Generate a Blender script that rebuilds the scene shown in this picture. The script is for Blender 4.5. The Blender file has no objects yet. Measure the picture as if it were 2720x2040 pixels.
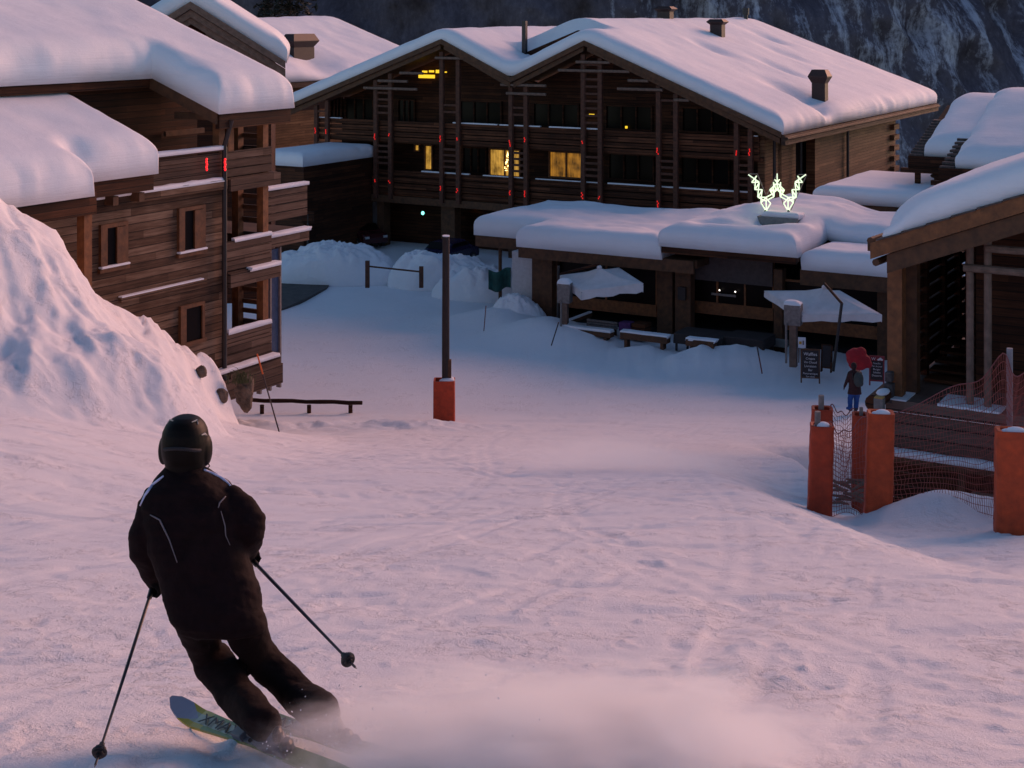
import bpy, bmesh, math, random
import numpy as np
from mathutils import Vector, Matrix
from mathutils.bvhtree import BVHTree
R = math.radians
random.seed(7)
SC = bpy.context.scene
COL = SC.collection

# ------------------------------------------------------------------ camera, sky, sun, exposure
FPX, HX, HY = 3900.0, 1360.0, 40.0          # focal length in photo pixels, principal point (level camera, lens shifted down)
cam_d = bpy.data.cameras.new("camera")
cam_d.sensor_width = 36.0
cam_d.lens = 36.0 * FPX / 2720.0
cam_d.shift_y = -(1020.0 - HY) / 2720.0
cam_d.clip_start, cam_d.clip_end = 0.1, 6000.0
cam = bpy.data.objects.new("camera", cam_d)
cam.location = (0, 0, 0)
cam.rotation_euler = (R(90), 0, 0)
COL.objects.link(cam)
SC.camera = cam

SUN_AZ = Vector((0.66, 0.75))               # horizontal direction towards the evening glow
SUN_EL = R(19)
world = bpy.data.worlds.new("World")
SC.world = world
world.use_nodes = True
wn, wl = world.node_tree.nodes, world.node_tree.links
bg = wn["Background"]
sky = wn.new("ShaderNodeTexSky")
sky.sky_type = 'NISHITA'
sky.sun_disc = False
sky.sun_elevation = SUN_EL
sky.sun_rotation = math.atan2(SUN_AZ.x, SUN_AZ.y)
sky.altitude = 1500
sky.ozone_density = 1.0
wtint = wn.new("ShaderNodeMix"); wtint.data_type = 'RGBA'; wtint.blend_type = 'MULTIPLY'
wtint.inputs[0].default_value = 1.0
wtint.inputs[7].default_value = (0.90, 0.97, 1.03, 1)      # camera white balance
wl.new(sky.outputs[0], wtint.inputs[6])
wl.new(wtint.outputs[2], bg.inputs[0])
bg.inputs[1].default_value = 0.13
sun_d = bpy.data.lights.new("sun", 'SUN')
sun_d.energy = 3.3
sun_d.angle = R(34)
sun_d.color = (1.0, 0.44, 0.28)
sun = bpy.data.objects.new("sun", sun_d)
sd = Vector((SUN_AZ.x, SUN_AZ.y, 0)).normalized() * math.cos(SUN_EL) + Vector((0, 0, math.sin(SUN_EL)))
sun.rotation_euler = sd.to_track_quat('Z', 'Y').to_euler()
sun.location = (40, 20, 30)
COL.objects.link(sun)
SC.view_settings.view_transform = 'Standard'
SC.view_settings.look = 'None'
SC.view_settings.exposure = 0.07
SC.view_settings.gamma = 1.0
SC.render.engine = 'CYCLES'
SC.cycles.volume_bounces = 4
SC.cycles.max_bounces = 6
SC.cycles.diffuse_bounces = 3
SC.cycles.use_denoising = True

# ------------------------------------------------------------------ helpers
def wp(px, py, Y):
    "photo pixel at depth Y -> world point"
    return Vector(((px - HX) / FPX * Y, Y, -(py - HY) / FPX * Y))

class Frame:
    "village grid: u runs right and nearer, v runs away to the right"
    def __init__(s, ox, oy, oz, a=30.0):
        s.ox, s.oy, s.oz, s.a = ox, oy, oz, a
        s.c, s.n = math.cos(R(a)), math.sin(R(a))
    def F(s, px, py, y):
        r = (px - HX) / FPX
        t = (r * (s.oy + s.c * y) - s.ox - s.n * y) / (s.c + r * s.n)
        Y = s.oy - s.n * t + s.c * y
        return t, -(py - HY) / FPX * Y
    def S(s, px, py, t):
        r = (px - HX) / FPX
        y = (r * (s.oy - s.n * t) - s.ox - s.c * t) / (s.n - r * s.c)
        Y = s.oy - s.n * t + s.c * y
        return y, -(py - HY) / FPX * Y
    def W(s, t, y, z):
        return Vector((s.ox + s.c * t + s.n * y, s.oy - s.n * t + s.c * y, z))
    def root(s, name, label, cat, group=None):
        return thing(name, label, cat, (s.ox, s.oy, s.oz), -R(s.a), group)

def tag(o, label=None, cat=None, group=None, kind=None):
    if label: o['label'] = label
    if cat: o['category'] = cat
    if group: o['group'] = group
    if kind: o['kind'] = kind
    return o

def thing(name, label, cat, loc=(0, 0, 0), rz=0.0, group=None):
    o = bpy.data.objects.new(name, None)
    o.empty_display_size = 0.2
    o.location = loc
    o.rotation_euler = (0, 0, rz)
    COL.objects.link(o)
    return tag(o, label, cat, group)

def link_mesh(name, me, mat=None, parent=None, smooth=False):
    o = bpy.data.objects.new(name, me)
    COL.objects.link(o)
    if mat and not me.materials: me.materials.append(mat)
    if parent: o.parent = parent
    if smooth: me.polygons.foreach_set("use_smooth", [True] * len(me.polygons))
    return o

def copy_tree(o, parent=None):
    c = o.copy(); COL.objects.link(c)
    if parent: c.parent = parent
    for ch in [x for x in COL.objects if x.parent == o]:
        copy_tree(ch, c)
    return c

class MB:
    def __init__(s): s.v, s.f = [], []
    def add(s, vs, fs):
        b = len(s.v); s.v += [tuple(p) for p in vs]; s.f += [tuple(b + i for i in f) for f in fs]; return s
    def box(s, x0, x1, y0, y1, z0, z1):
        x0, x1 = min(x0, x1), max(x0, x1); y0, y1 = min(y0, y1), max(y0, y1); z0, z1 = min(z0, z1), max(z0, z1)
        return s.add([(x0,y0,z0),(x1,y0,z0),(x1,y1,z0),(x0,y1,z0),(x0,y0,z1),(x1,y0,z1),(x1,y1,z1),(x0,y1,z1)],
                     [(3,2,1,0),(4,5,6,7),(0,1,5,4),(1,2,6,5),(2,3,7,6),(3,0,4,7)])
    def prism(s, poly, a, b, axis='y'):
        "poly of 2-D points extruded from a to b along axis; poly lies in the other two axes (x,z / y,z / x,y)"
        n = len(poly)
        def P(p, d):
            return {'y': (p[0], d, p[1]), 'x': (d, p[0], p[1]), 'z': (p[0], p[1], d)}[axis]
        vs = [P(p, a) for p in poly] + [P(p, b) for p in poly]
        fs = [tuple(range(n)), tuple(range(2*n-1, n-1, -1))] + [(i, n+i, n+(i+1) % n, (i+1) % n) for i in range(n)]
        return s.add(vs, fs)
    def slab(s, pts, th):
        "quad of four 3-D points thickened downwards by th"
        vs = [tuple(p) for p in pts] + [(p[0], p[1], p[2] - th) for p in pts]
        return s.add(vs, [(0,1,2,3),(7,6,5,4),(0,4,5,1),(1,5,6,2),(2,6,7,3),(3,7,4,0)])
    def tube(s, pts, r, n=8, cap=True):
        pts = [Vector(p) for p in pts]
        rs = r if isinstance(r, (list, tuple)) else [r] * len(pts)
        ring, ref = [], None
        for i, p in enumerate(pts):
            d = (pts[min(i+1, len(pts)-1)] - pts[max(i-1, 0)]).normalized()
            if ref is None:
                ref = d.orthogonal().normalized()
            ref = (ref - d * ref.dot(d))
            ref = ref.normalized() if ref.length > 1e-6 else d.orthogonal().normalized()
            b = d.cross(ref)
            ring.append([p + (ref * math.cos(2*math.pi*k/n) + b * math.sin(2*math.pi*k/n)) * rs[i] for k in range(n)])
        vs = [q for g in ring for q in g]
        fs = []
        for i in range(len(pts)-1):
            for k in range(n):
                a, c = i*n+k, i*n+(k+1) % n
                fs.append((a, c, c+n, a+n))
        if cap:
            fs.append(tuple(range(n-1, -1, -1))); fs.append(tuple(range(len(vs)-n, len(vs))))
        return s.add(vs, fs)
    def ell(s, c, rx, ry, rz, nu=16, nv=10, M=None):
        vs, fs = [], []
        c = Vector(c)
        for j in range(nv+1):
            th = math.pi * j / nv
            for i in range(nu):
                ph = 2*math.pi*i/nu
                p = Vector((rx*math.sin(th)*math.cos(ph), ry*math.sin(th)*math.sin(ph), rz*math.cos(th)))
                if M is not None: p = M @ p
                vs.append(c + p)
        for j in range(nv):
            for i in range(nu):
                a, b = j*nu+i, j*nu+(i+1) % nu
                if j == 0: fs.append((a, a+nu, b+nu))
                elif j == nv-1: fs.append((a, a+nu, b))
                else: fs.append((a, a+nu, b+nu, b))
        return s.add(vs, fs)
    def loft(s, rings):
        n = len(rings[0]); vs = [p for g in rings for p in g]; fs = []
        for i in range(len(rings)-1):
            for k in range(n):
                a, c = i*n+k, i*n+(k+1) % n
                fs.append((a, c, c+n, a+n))
        fs.append(tuple(range(n-1, -1, -1))); fs.append(tuple(range(len(vs)-n, len(vs))))
        return s.add(vs, fs)
    def build(s, name, mat=None, parent=None, dz=0.0, smooth=False, bevel=0.0, fix=True):
        me = bpy.data.meshes.new(name)
        vs = [(p[0], p[1], p[2]-dz) for p in s.v] if dz else s.v
        me.from_pydata(vs, [], s.f)
        if fix or bevel:
            bm = bmesh.new(); bm.from_mesh(me)
            bmesh.ops.remove_doubles(bm, verts=bm.verts, dist=1e-5)
            bmesh.ops.recalc_face_normals(bm, faces=bm.faces)
            if bevel:
                bmesh.ops.bevel(bm, geom=[e for e in bm.edges if e.calc_face_angle(0) > 0.5], offset=bevel, segments=2, affect='EDGES', profile=0.5, clamp_overlap=True)
            bm.to_mesh(me); bm.free()
        return link_mesh(name, me, mat, parent, smooth)

# numpy value noise
_rs = np.random.RandomState(11)
_tab = _rs.rand(256, 256)
def vnoise(x, y, o=0):
    x = np.asarray(x, float) + 17.3*o + 512; y = np.asarray(y, float) + 31.7*o + 512
    xi, yi = np.floor(x).astype(int), np.floor(y).astype(int)
    fx, fy = x-xi, y-yi
    fx, fy = fx*fx*(3-2*fx), fy*fy*(3-2*fy)
    g = lambda a, b: _tab[a & 255, b & 255]
    return (g(xi,yi)*(1-fx)+g(xi+1,yi)*fx)*(1-fy)+(g(xi,yi+1)*(1-fx)+g(xi+1,yi+1)*fx)*fy - 0.5
def fbm(x, y, o=0, n=4, g=0.5):
    s, a = 0, 1.0
    for k in range(n):
        s = s + a*vnoise(x*2**k, y*2**k, o+k*5); a *= g
    return s
def sstep(a, b, x):
    t = np.clip((x-a)/(b-a), 0, 1); return t*t*(3-2*t)
def smax(a, b, k):
    return np.logaddexp(a/k, b/k)*k

# ------------------------------------------------------------------ materials
class NT:
    def __init__(s, name):
        s.m = bpy.data.materials.new(name); s.m.use_nodes = True
        s.n, s.l = s.m.node_tree.nodes, s.m.node_tree.links
        s.b = s.n["Principled BSDF"]; s.out = s.n["Material Output"]
    def node(s, t, **kw):
        x = s.n.new(t)
        for k, v in kw.items(): setattr(x, k, v)
        return x
    def set(s, **kw):
        for k, v in kw.items():
            s.b.inputs[k.replace('_', ' ')].default_value = v
        return s
    def coord(s, scale=(1,1,1), rot=(0,0,0)):
        t = s.node("ShaderNodeTexCoord"); m = s.node("ShaderNodeMapping")
        m.inputs['Scale'].default_value = scale; m.inputs['Rotation'].default_value = rot
        s.l.new(t.outputs['Object'], m.inputs['Vector']); return m.outputs[0]
    def noise(s, vec, scale=1.0, detail=4, rough=0.55, dist=0.0):
        x = s.node("ShaderNodeTexNoise"); x.inputs['Scale'].default_value = scale
        x.inputs['Detail'].default_value = detail; x.inputs['Roughness'].default_value = rough
        x.inputs['Distortion'].default_value = dist
        s.l.new(vec, x.inputs['Vector']); return x.outputs['Fac']
    def ramp(s, fac, stops, interp='LINEAR'):
        x = s.node("ShaderNodeValToRGB"); x.color_ramp.interpolation = interp
        e = x.color_ramp.elements
        while len(e) < len(stops): e.new(0.5)
        for i, (p, c) in enumerate(stops):
            e[i].position = p; e[i].color = (*c, 1) if len(c) == 3 else c
        s.l.new(fac, x.inputs[0]); return x.outputs[0]
    def math(s, op, a, b=None, c=None):
        x = s.node("ShaderNodeMath", operation=op)
        for i, v in enumerate((a, b, c)):
            if v is None: continue
            if isinstance(v, (int, float)): x.inputs[i].default_value = v
            else: s.l.new(v, x.inputs[i])
        return x.outputs[0]
    def mix(s, fac, a, b, mode='MIX'):
        x = s.node("ShaderNodeMix", data_type='RGBA', blend_type=mode)
        for i, v in ((0, fac), (6, a), (7, b)):
            if isinstance(v, (int, float)): x.inputs[i].default_value = v
            elif isinstance(v, tuple): x.inputs[i].default_value = (*v, 1) if len(v) == 3 else v
            else: s.l.new(v, x.inputs[i])
        return x.outputs[2]
    def bump(s, h, strength=0.5, dist=0.05, normal=None):
        x = s.node("ShaderNodeBump"); x.inputs['Strength'].default_value = strength; x.inputs['Distance'].default_value = dist
        s.l.new(h, x.inputs['Height'])
        if normal is not None: s.l.new(normal, x.inputs['Normal'])
        return x.outputs[0]
    def color(s, c): s.l.new(c, s.b.inputs['Base Color']); return s
    def normal(s, n): s.l.new(n, s.b.inputs['Normal']); return s

def m_plain(name, col, rough=0.7, var=0.25, scale=6.0, bump=0.0, metal=0.0):
    t = NT(name).set(Roughness=rough, Metallic=metal)
    f = t.noise(t.coord(), scale, 5, 0.6)
    c0 = tuple(max(0, v*(1-var)) for v in col); c1 = tuple(v*(1+var) for v in col)
    t.color(t.ramp(f, [(0.3, c0), (0.7, c1)]))
    if bump: t.normal(t.bump(f, bump, 0.02))
    return t.m

def m_wood(name, ca, cb, cc, plank=0.2, axis=2, stretch=0.5, rough=0.75, grain=9.0, gap=0.06):
    "boards stacked along one axis, each board its own tone, long grain streaks, dark joints"
    t = NT(name).set(Roughness=rough)
    tc = t.node("ShaderNodeTexCoord"); sp = t.node("ShaderNodeSeparateXYZ")
    t.l.new(tc.outputs['Object'], sp.inputs[0])
    q = t.math('DIVIDE', sp.outputs[axis], plank)
    fl = t.math('FLOOR', q); fr = t.math('SUBTRACT', q, fl)
    al = t.math('ADD', sp.outputs[0 if axis != 0 else 2], sp.outputs[1])
    seg = t.math('FLOOR', t.math('ADD', t.math('DIVIDE', al, 4.6), t.math('MULTIPLY', fl, 0.37)))
    wn_ = t.node("ShaderNodeTexWhiteNoise", noise_dimensions='2D')
    cb_ = t.node("ShaderNodeCombineXYZ"); t.l.new(fl, cb_.inputs[0]); t.l.new(seg, cb_.inputs[1])
    t.l.new(cb_.outputs[0], wn_.inputs['Vector'])
    sc = [stretch]*3; sc[axis] = grain
    g = t.noise(t.coord(tuple(sc)), 1.6, 6, 0.65, 0.3)
    g2 = t.noise(t.coord((0.5,0.5,0.5)), 1.0, 3, 0.6)
    f = t.math('ADD', t.math('MULTIPLY', wn_.outputs['Value'], 0.27), t.math('MULTIPLY', g, 0.76))
    f = t.math('ADD', f, t.math('MULTIPLY', t.math('SUBTRACT', g2, 0.5), 0.5))
    c = t.ramp(f, [(0.22, ca), (0.5, cb), (0.82, cc)])
    edge = t.math('LESS_THAN', t.math('MINIMUM', fr, t.math('SUBTRACT', 1.0, fr)), gap)
    c = t.mix(t.math('MULTIPLY', edge, 0.75), c, (0.004, 0.003, 0.003))
    t.b.inputs["Specular IOR Level"].default_value = 0.2
    t.color(c)
    h = t.math('ADD', t.math('MULTIPLY', edge, -0.6), t.math('MULTIPLY', g, 0.5))
    t.normal(t.bump(h, 0.7, 0.03))
    return t.m

def m_emit(name, col, strength):
    t = NT(name)
    t.set(Base_Color=(*[min(1, c) for c in col], 1), Roughness=0.5)
    t.b.inputs['Emission Color'].default_value = (*col, 1)
    t.b.inputs['Emission Strength'].default_value = strength
    return t.m

def m_snow(name, fine=0.35, big=0.25, col=(0.80, 0.81, 0.86)):
    t = NT(name).set(Roughness=0.75)
    t.b.inputs['Specular IOR Level'].default_value = 0.25
    v = t.coord()
    a = t.noise(v, 1.3, 4, 0.55); b = t.noise(v, 26, 4, 0.7)
    n = t.bump(a, big, 0.25); n = t.bump(b, fine, 0.02, n)
    t.color(t.ramp(a, [(0.3, tuple(c*0.96 for c in col)), (0.7, col)]))
    t.normal(n)
    return t.m

SNOW = m_snow("snow_roof", 0.30, 0.10)
def _strata(m):
    "faint horizontal layers left by successive snowfalls, seen where the sheet is cut steep"
    t = NT.__new__(NT); t.m = m; t.n, t.l = m.node_tree.nodes, m.node_tree.links; t.b = t.n["Principled BSDF"]
    old = t.b.inputs['Normal'].links[0].from_socket
    s = t.noise(t.coord((.35, .35, 7.0)), 1.3, 5, .65, .4)
    t.normal(t.bump(s, .35, .05, old))
_strata(SNOW)
def m_ground():
    t = NT("snow_ground").set(Roughness=0.8)
    t.b.inputs['Specular IOR Level'].default_value = 0.2
    v = t.coord()
    a = t.noise(v, 0.9, 5, 0.6)
    st = t.noise(t.coord((0.55, 2.6, 1.0), (0, 0, R(-12))), 2.2, 6, 0.65, 0.6)
    gr = t.noise(v, 42, 4, 0.8)
    cr = t.noise(t.coord((1, .75, 1), (0, 0, R(20))), 7.5, 6, 0.72, 0.4)
    crm = t.math('MULTIPLY', t.math('MAXIMUM', t.math('SUBTRACT', cr, .5), 0.0), t.ramp(a, [(.44, (.06, .06, .06)), (.62, (1, 1, 1))]))
    n = t.bump(st, 0.22, 0.06); n = t.bump(crm, 0.75, 0.11, n); n = t.bump(gr, 0.75, 0.02, n)
    c = t.ramp(a, [(0.25, (0.76, 0.78, 0.83)), (0.75, (0.82, 0.82, 0.86))])
    c = t.mix(t.ramp(st, [(0.62, (0, 0, 0)), (0.8, (0.16, 0.16, 0.16))]), c, (0.62, 0.66, 0.74))   # scraped icy patches
    t.color(c); t.normal(n)
    return t.m
SNOWG = m_ground()
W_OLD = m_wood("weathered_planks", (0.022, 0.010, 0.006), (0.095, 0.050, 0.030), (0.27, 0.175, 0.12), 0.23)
W_SIDE = m_wood("sunburnt_planks", (0.045, 0.020, 0.009), (0.125, 0.060, 0.030), (0.24, 0.13, 0.068), 0.19)
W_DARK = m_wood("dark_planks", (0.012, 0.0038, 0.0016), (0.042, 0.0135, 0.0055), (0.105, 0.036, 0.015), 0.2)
W_RAIL = m_wood("grey_brown_boards", (0.03, 0.017, 0.013), (0.085, 0.05, 0.036), (0.17, 0.11, 0.08), 0.25)
W_WARM = m_plain("warm_timber", (0.17, 0.060, 0.018), 0.7, 0.4, 5.0, 0.4)
W_BEAM = m_plain("brown_beam", (0.085, 0.034, 0.013), 0.75, 0.4, 4.0, 0.4)
W_PALE = m_plain("pale_weathered_log", (0.16, 0.10, 0.075), 0.8, 0.35, 5.0, 0.4)
W_BALC = m_wood("balcony_boards", (0.014, 0.0045, 0.002), (0.068, 0.023, 0.010), (0.17, 0.062, 0.030), 0.17)
W_LOG = m_plain("dim_log", (0.085, 0.030, 0.016), 0.8, 0.4, 5.0, 0.4)
W_SKIRT = m_wood("grey_skirt_boards", (0.06, 0.034, 0.026), (0.12, 0.075, 0.06), (0.2, 0.14, 0.115), 0.3)
W_FRAME = m_plain("window_timber", (0.105, 0.038, 0.012), 0.7, 0.4, 5.0, 0.4)
W_GREY = m_plain("grey_timber", (0.19, 0.16, 0.15), 0.8, 0.3, 8.0, 0.3)
BLACK = m_plain("black_metal", (0.012, 0.010, 0.012), 0.45, 0.2)
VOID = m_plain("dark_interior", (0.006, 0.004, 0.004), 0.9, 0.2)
GLASS = m_plain("dark_glass", (0.006, 0.0035, 0.003), 0.3, 0.1)
GLASS.node_tree.nodes["Principled BSDF"].inputs["Specular IOR Level"].default_value = 0.10
STONE = m_plain("shingle_stone", (0.07, 0.055, 0.052), 0.85, 0.5, 9.0, 0.8)
CHIM = m_plain("chimney_copper", (0.028, 0.011, 0.008), 0.6, 0.3)
PLAST = m_plain("white_plaster", (0.5, 0.48, 0.5), 0.9, 0.12)
CONC = m_plain("grey_concrete", (0.20, 0.20, 0.19), 0.9, 0.2)
REDL = m_emit("red_light", (1.0, 0.02, 0.015), 0.6)

# ------------------------------------------------------------------ frames of the village (all on one grid)
FB = Frame(-12.7, 95.0, -14.6)        # twin-gabled chalet, left front corner
FR = Frame(0.96, 70.5, -14.5)         # low restaurant
FA = Frame(-7.8, 47.0, -14.0)         # left chalet, far corner of its long wall
FH = Frame(8.75, 34.0, -9.0)          # hut at the right
FD = Frame(-16.2, 105.0, -14.6)
FC = Frame(-13.1, 60.0, -12.0, -8.0)
FE = Frame(20.8, 75.0, -14.5)
FF = Frame(21.2, 71.0, -14.5)
FG = Frame(15.6, 74.0, -14.5)

# ------------------------------------------------------------------ ground
def ground_z(X, Y, detail=True):
    X = np.asarray(X, float); Y = np.asarray(Y, float)
    yk = np.array([-8, 0, 10, 20, 30, 40, 44, 47, 50, 52, 56, 62, 75, 95, 140, 170])
    zk = np.array([0.4, -1.65, -4.15, -6.65, -9.15, -11.65, -12.6, -13.25, -13.85, -14.15, -14.4, -14.5, -14.6, -14.6, -13.5, -40])
    z = np.interp(Y, yk, zk)
    # right side of the piste falls away a little; pit in front of the hut platform
    z = z - 0.62*sstep(3.4, 5.6, X)*sstep(8, 21, Y)*(1-sstep(25.5, 33, Y))
    pit = sstep(6.1, 7.2, X)*sstep(25.0, 27.2, Y)*(1-sstep(36, 40, Y))
    z = z - 2.3*pit
    # ploughed lumps behind the pads
    for cx, cy, h, sx, sy in ((6.0, 23.8, .10, .45, .4), (7.0, 23.9, .46, .8, .5), (6.9, 23.5, .10, 1.6, .7), (5.15, 24.2, .06, .5, .4), (8.05, 23.7, .25, .6, .45)):
        z = z + h*np.exp(-((X-cx)/sx)**2-((Y-cy)/sy)**2)
    # bank of snow in front of the left chalet, in that chalet's own axes
    dx, dy = X-FA.ox, Y-FA.oy
    t = FA.c*dx - FA.n*dy; s = FA.n*dx + FA.c*dy
    cs = np.array([-60, -12.4, -10.6, -9.5, -7.6, -6.2, -5.1, -4.6, -4.15, -3.85, -3.6, -3.3])
    cz = np.array([-3.7, -4.15, -5.35, -6.85, -8.15, -9.0, -9.55, -10.1, -10.9, -11.9, -13.4, -15.0])
    w = fbm(X*0.5, Y*0.5, 3, 3)
    crest = np.interp(s + 0.55*w, cs, cz)
    tc = 1.75
    slope = np.interp(s, [-14, -9, -6.5, -4.9, -3.6], [0.80, 0.80, 0.9, 1.5, 4.0])
    face = crest - slope*np.maximum(t-tc, 0) - 0.9*np.maximum(tc-t, 0)
    ledge = 0.28*np.sin((crest-face)*1.9+0.6)*sstep(.2, 1.5, crest-face)
    face = face + ledge
    left = 0.9*(1-sstep(-10, -4, X))*sstep(12, 22, Y)*(1-sstep(38, 46, Y))
    z = z + left
    bank = smax(z, face, 0.16)
    on = sstep(0.02, 1.2, bank-z)
    z = np.where(s > -0.3, z, bank)
    # mounds of cleared snow round the plaza (low ones; the big heaps are objects of their own)
    for cx, cy, h, sx, sy in ((1.5, 66.0, .9, 2.3, 1.5), (-0.6, 69.2, .7, 2.2, 1.6), (2.6, 64.2, .25, 2.2, .8), (9.5, 60.6, .3, 4.5, .9), (5.7, 62.7, .42, 1.5, .6), (7.9, 60.9, .50, 1.3, .6), (10.0, 61.0, .42, 1.5, .6), (12.0, 60.2, .3, 1.2, .6)):
        z = z + h*np.exp(-((X-cx)/sx)**2-((Y-cy)/sy)**2)
    # lip where the piste meets the flat
    if detail: z = z + (sstep(56, 60, Y)*(1-sstep(68, 72, Y))*sstep(1, 3, X))*(.20*fbm(X*.9, Y*1.2, 35, 4, .6))
    lip = np.exp(-((Y-48.3-0.12*X)/1.2)**2)*(1-sstep(-3.5, 2.0, X))
    z = z + lip*(0.18+.22*fbm(X*0.5, Y*0.9, 27, 4)+.14*fbm(X*2.6, Y*2.6, 29, 3))
    # unseen hill right of the frame, added to shade the plaza; rise behind the chalets
    shade_hill = sstep(0.0, 8.0, X-(0.37*Y+1.5))*sstep(37, 45, Y)*(1-sstep(84, 96, Y))
    z = z + 15.5*shade_hill
    back = sstep(22, 32, X)*sstep(86, 98, Y)
    z = z + 4.6*back - 34*sstep(104, 150, Y)*sstep(4, 16, X)
    if detail:
        d = np.maximum(Y, 3)
        near = 1-sstep(44, 56, Y)
        z = z + 0.10*fbm(X*0.22, Y*0.22, 1, 3)
        z = z + near*(0.035*fbm(X*0.9+Y*0.25, Y*1.1, 2, 4))
        # scraped, chopped snow: elongated hollows and crumbs
        a = R(-14)
        xr, yr = X*math.cos(a)-Y*math.sin(a), X*math.sin(a)+Y*math.cos(a)
        tr = fbm(xr*0.55, yr*1.9, 4, 4)
        z = z - near*0.035*sstep(0.12, 0.40, tr)
        reg = sstep(-0.06, 0.18, fbm(X*0.14, Y*0.10, 9, 2)+0.15*sstep(0, 3, X)*(1-sstep(20, 28, Y)))
        p = fbm(X*3.6+.9*vnoise(X*1.3, Y*1.3, 28), Y*4.2, 6, 3, .6)*1.2
        z = z - near*reg*0.006*sstep(0.08, 0.5, p)
        q = vnoise(X*6.1+3, Y*4.2, 8)+0.4*vnoise(X*13, Y*9, 12)
        z = z + near*reg*(0.012*sstep(0.30, 0.52, q)+0.010*sstep(.28, .5, vnoise(X*12, Y*8.5, 48)+.3*vnoise(X*25, Y*19, 49))-0.010*sstep(.25, .5, vnoise(X*4.5+Y, Y*5.5, 50)))
        s1 = fbm(X*0.5+Y*1.1, Y*0.35-X*.3, 44, 3)+.5*vnoise(X*6+Y*1.6, Y*.8-X*.4, 45); s2 = fbm(X*1.7-Y*.5, Y*.25+X*.1, 46, 3)+.5*vnoise(X*7-Y*1.9, Y*.7+X*.3, 47)
        z = z - near*(0.020*sstep(.18, .5, s1)+0.018*sstep(.2, .5, s2))
        # ski tracks
        for (x0, y0, x1, y1, amp) in ((-1.6, 5, 3.5, 46, 1.4), (4.6, 8, -2.2, 44, -1.7), (0.2, 6, 5.4, 42, 0.8), (-3.2, 10, 1.0, 47, -1.1), (3.0, 5, 2.1, 47, 2.0)):
            f = np.clip((Y-y0)/(y1-y0), 0, 1)
            xc = x0+(x1-x0)*f+amp*np.sin(f*5.2+x0)
            m = (Y > y0) & (Y < y1)
            for off in (-0.13, 0.13):
                z = z - np.where(m, 0.010*np.exp(-((X-xc-off)/0.09)**2), 0)
            z = z + np.where(m, 0.003*np.exp(-((X-xc-0.33)/0.10)**2), 0)
        # bank texture: slides and clods running down the face
        sl = fbm(s*0.95+0.45*t+.6*w, t*0.42, 14, 5, 0.55)
        z = z + on*(0.30*sl + 0.10*fbm(s*2.6+.9*t+1.5*w, t*0.8, 19, 5, .6) + 0.14*fbm(s*0.8+.5*t+.8*w, t*0.6+.5*w, 15, 5, .55) - 0.10*sstep(0.14, 0.34, vnoise(s*1.5+.7*t+w, t*1.1, 16)) + .06*np.abs(fbm(s*3.5+t, t*2.2, 18, 3)))
    return z

def gz(x, y): return float(ground_z(np.array([x]), np.array([y]))[0])

def make_ground():
    rows = np.interp(np.linspace(0, 1, 900), [0, .04, .30, .52, .74, .86, 1.0], [-7, 3.5, 10, 20, 36, 52, 165])
    k = np.linspace(-1, 1, 640)
    k = np.sign(k)*(0.42*np.abs(k) + 0.38*np.abs(k)**3.5)
    Yg, Kg = np.meshgrid(rows, k, indexing='ij')
    Xg = Kg*(Yg+9.5)
    Zg = ground_z(Xg, Yg)
    nr, nc = Xg.shape
    me = bpy.data.meshes.new("ground")
    co = np.stack([Xg, Yg, Zg], -1).reshape(-1, 3)
    i = np.arange(nr-1)[:, None]*nc + np.arange(nc-1)[None, :]
    f = np.stack([i, i+1, i+nc+1, i+nc], -1).reshape(-1)
    me.vertices.add(nr*nc); me.vertices.foreach_set("co", co.ravel())
    nf = (nr-1)*(nc-1)
    me.loops.add(nf*4); me.loops.foreach_set("vertex_index", f.astype(np.int32))
    me.polygons.add(nf); me.polygons.foreach_set("loop_start", np.arange(0, nf*4, 4, dtype=np.int32))
    me.polygons.foreach_set("loop_total", np.full(nf, 4, dtype=np.int32))
    me.polygons.foreach_set("use_smooth", np.ones(nf, dtype=bool))
    me.update(); me.validate()
    tag(link_mesh("ground", me, SNOWG), kind='structure')
make_ground()

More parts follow.
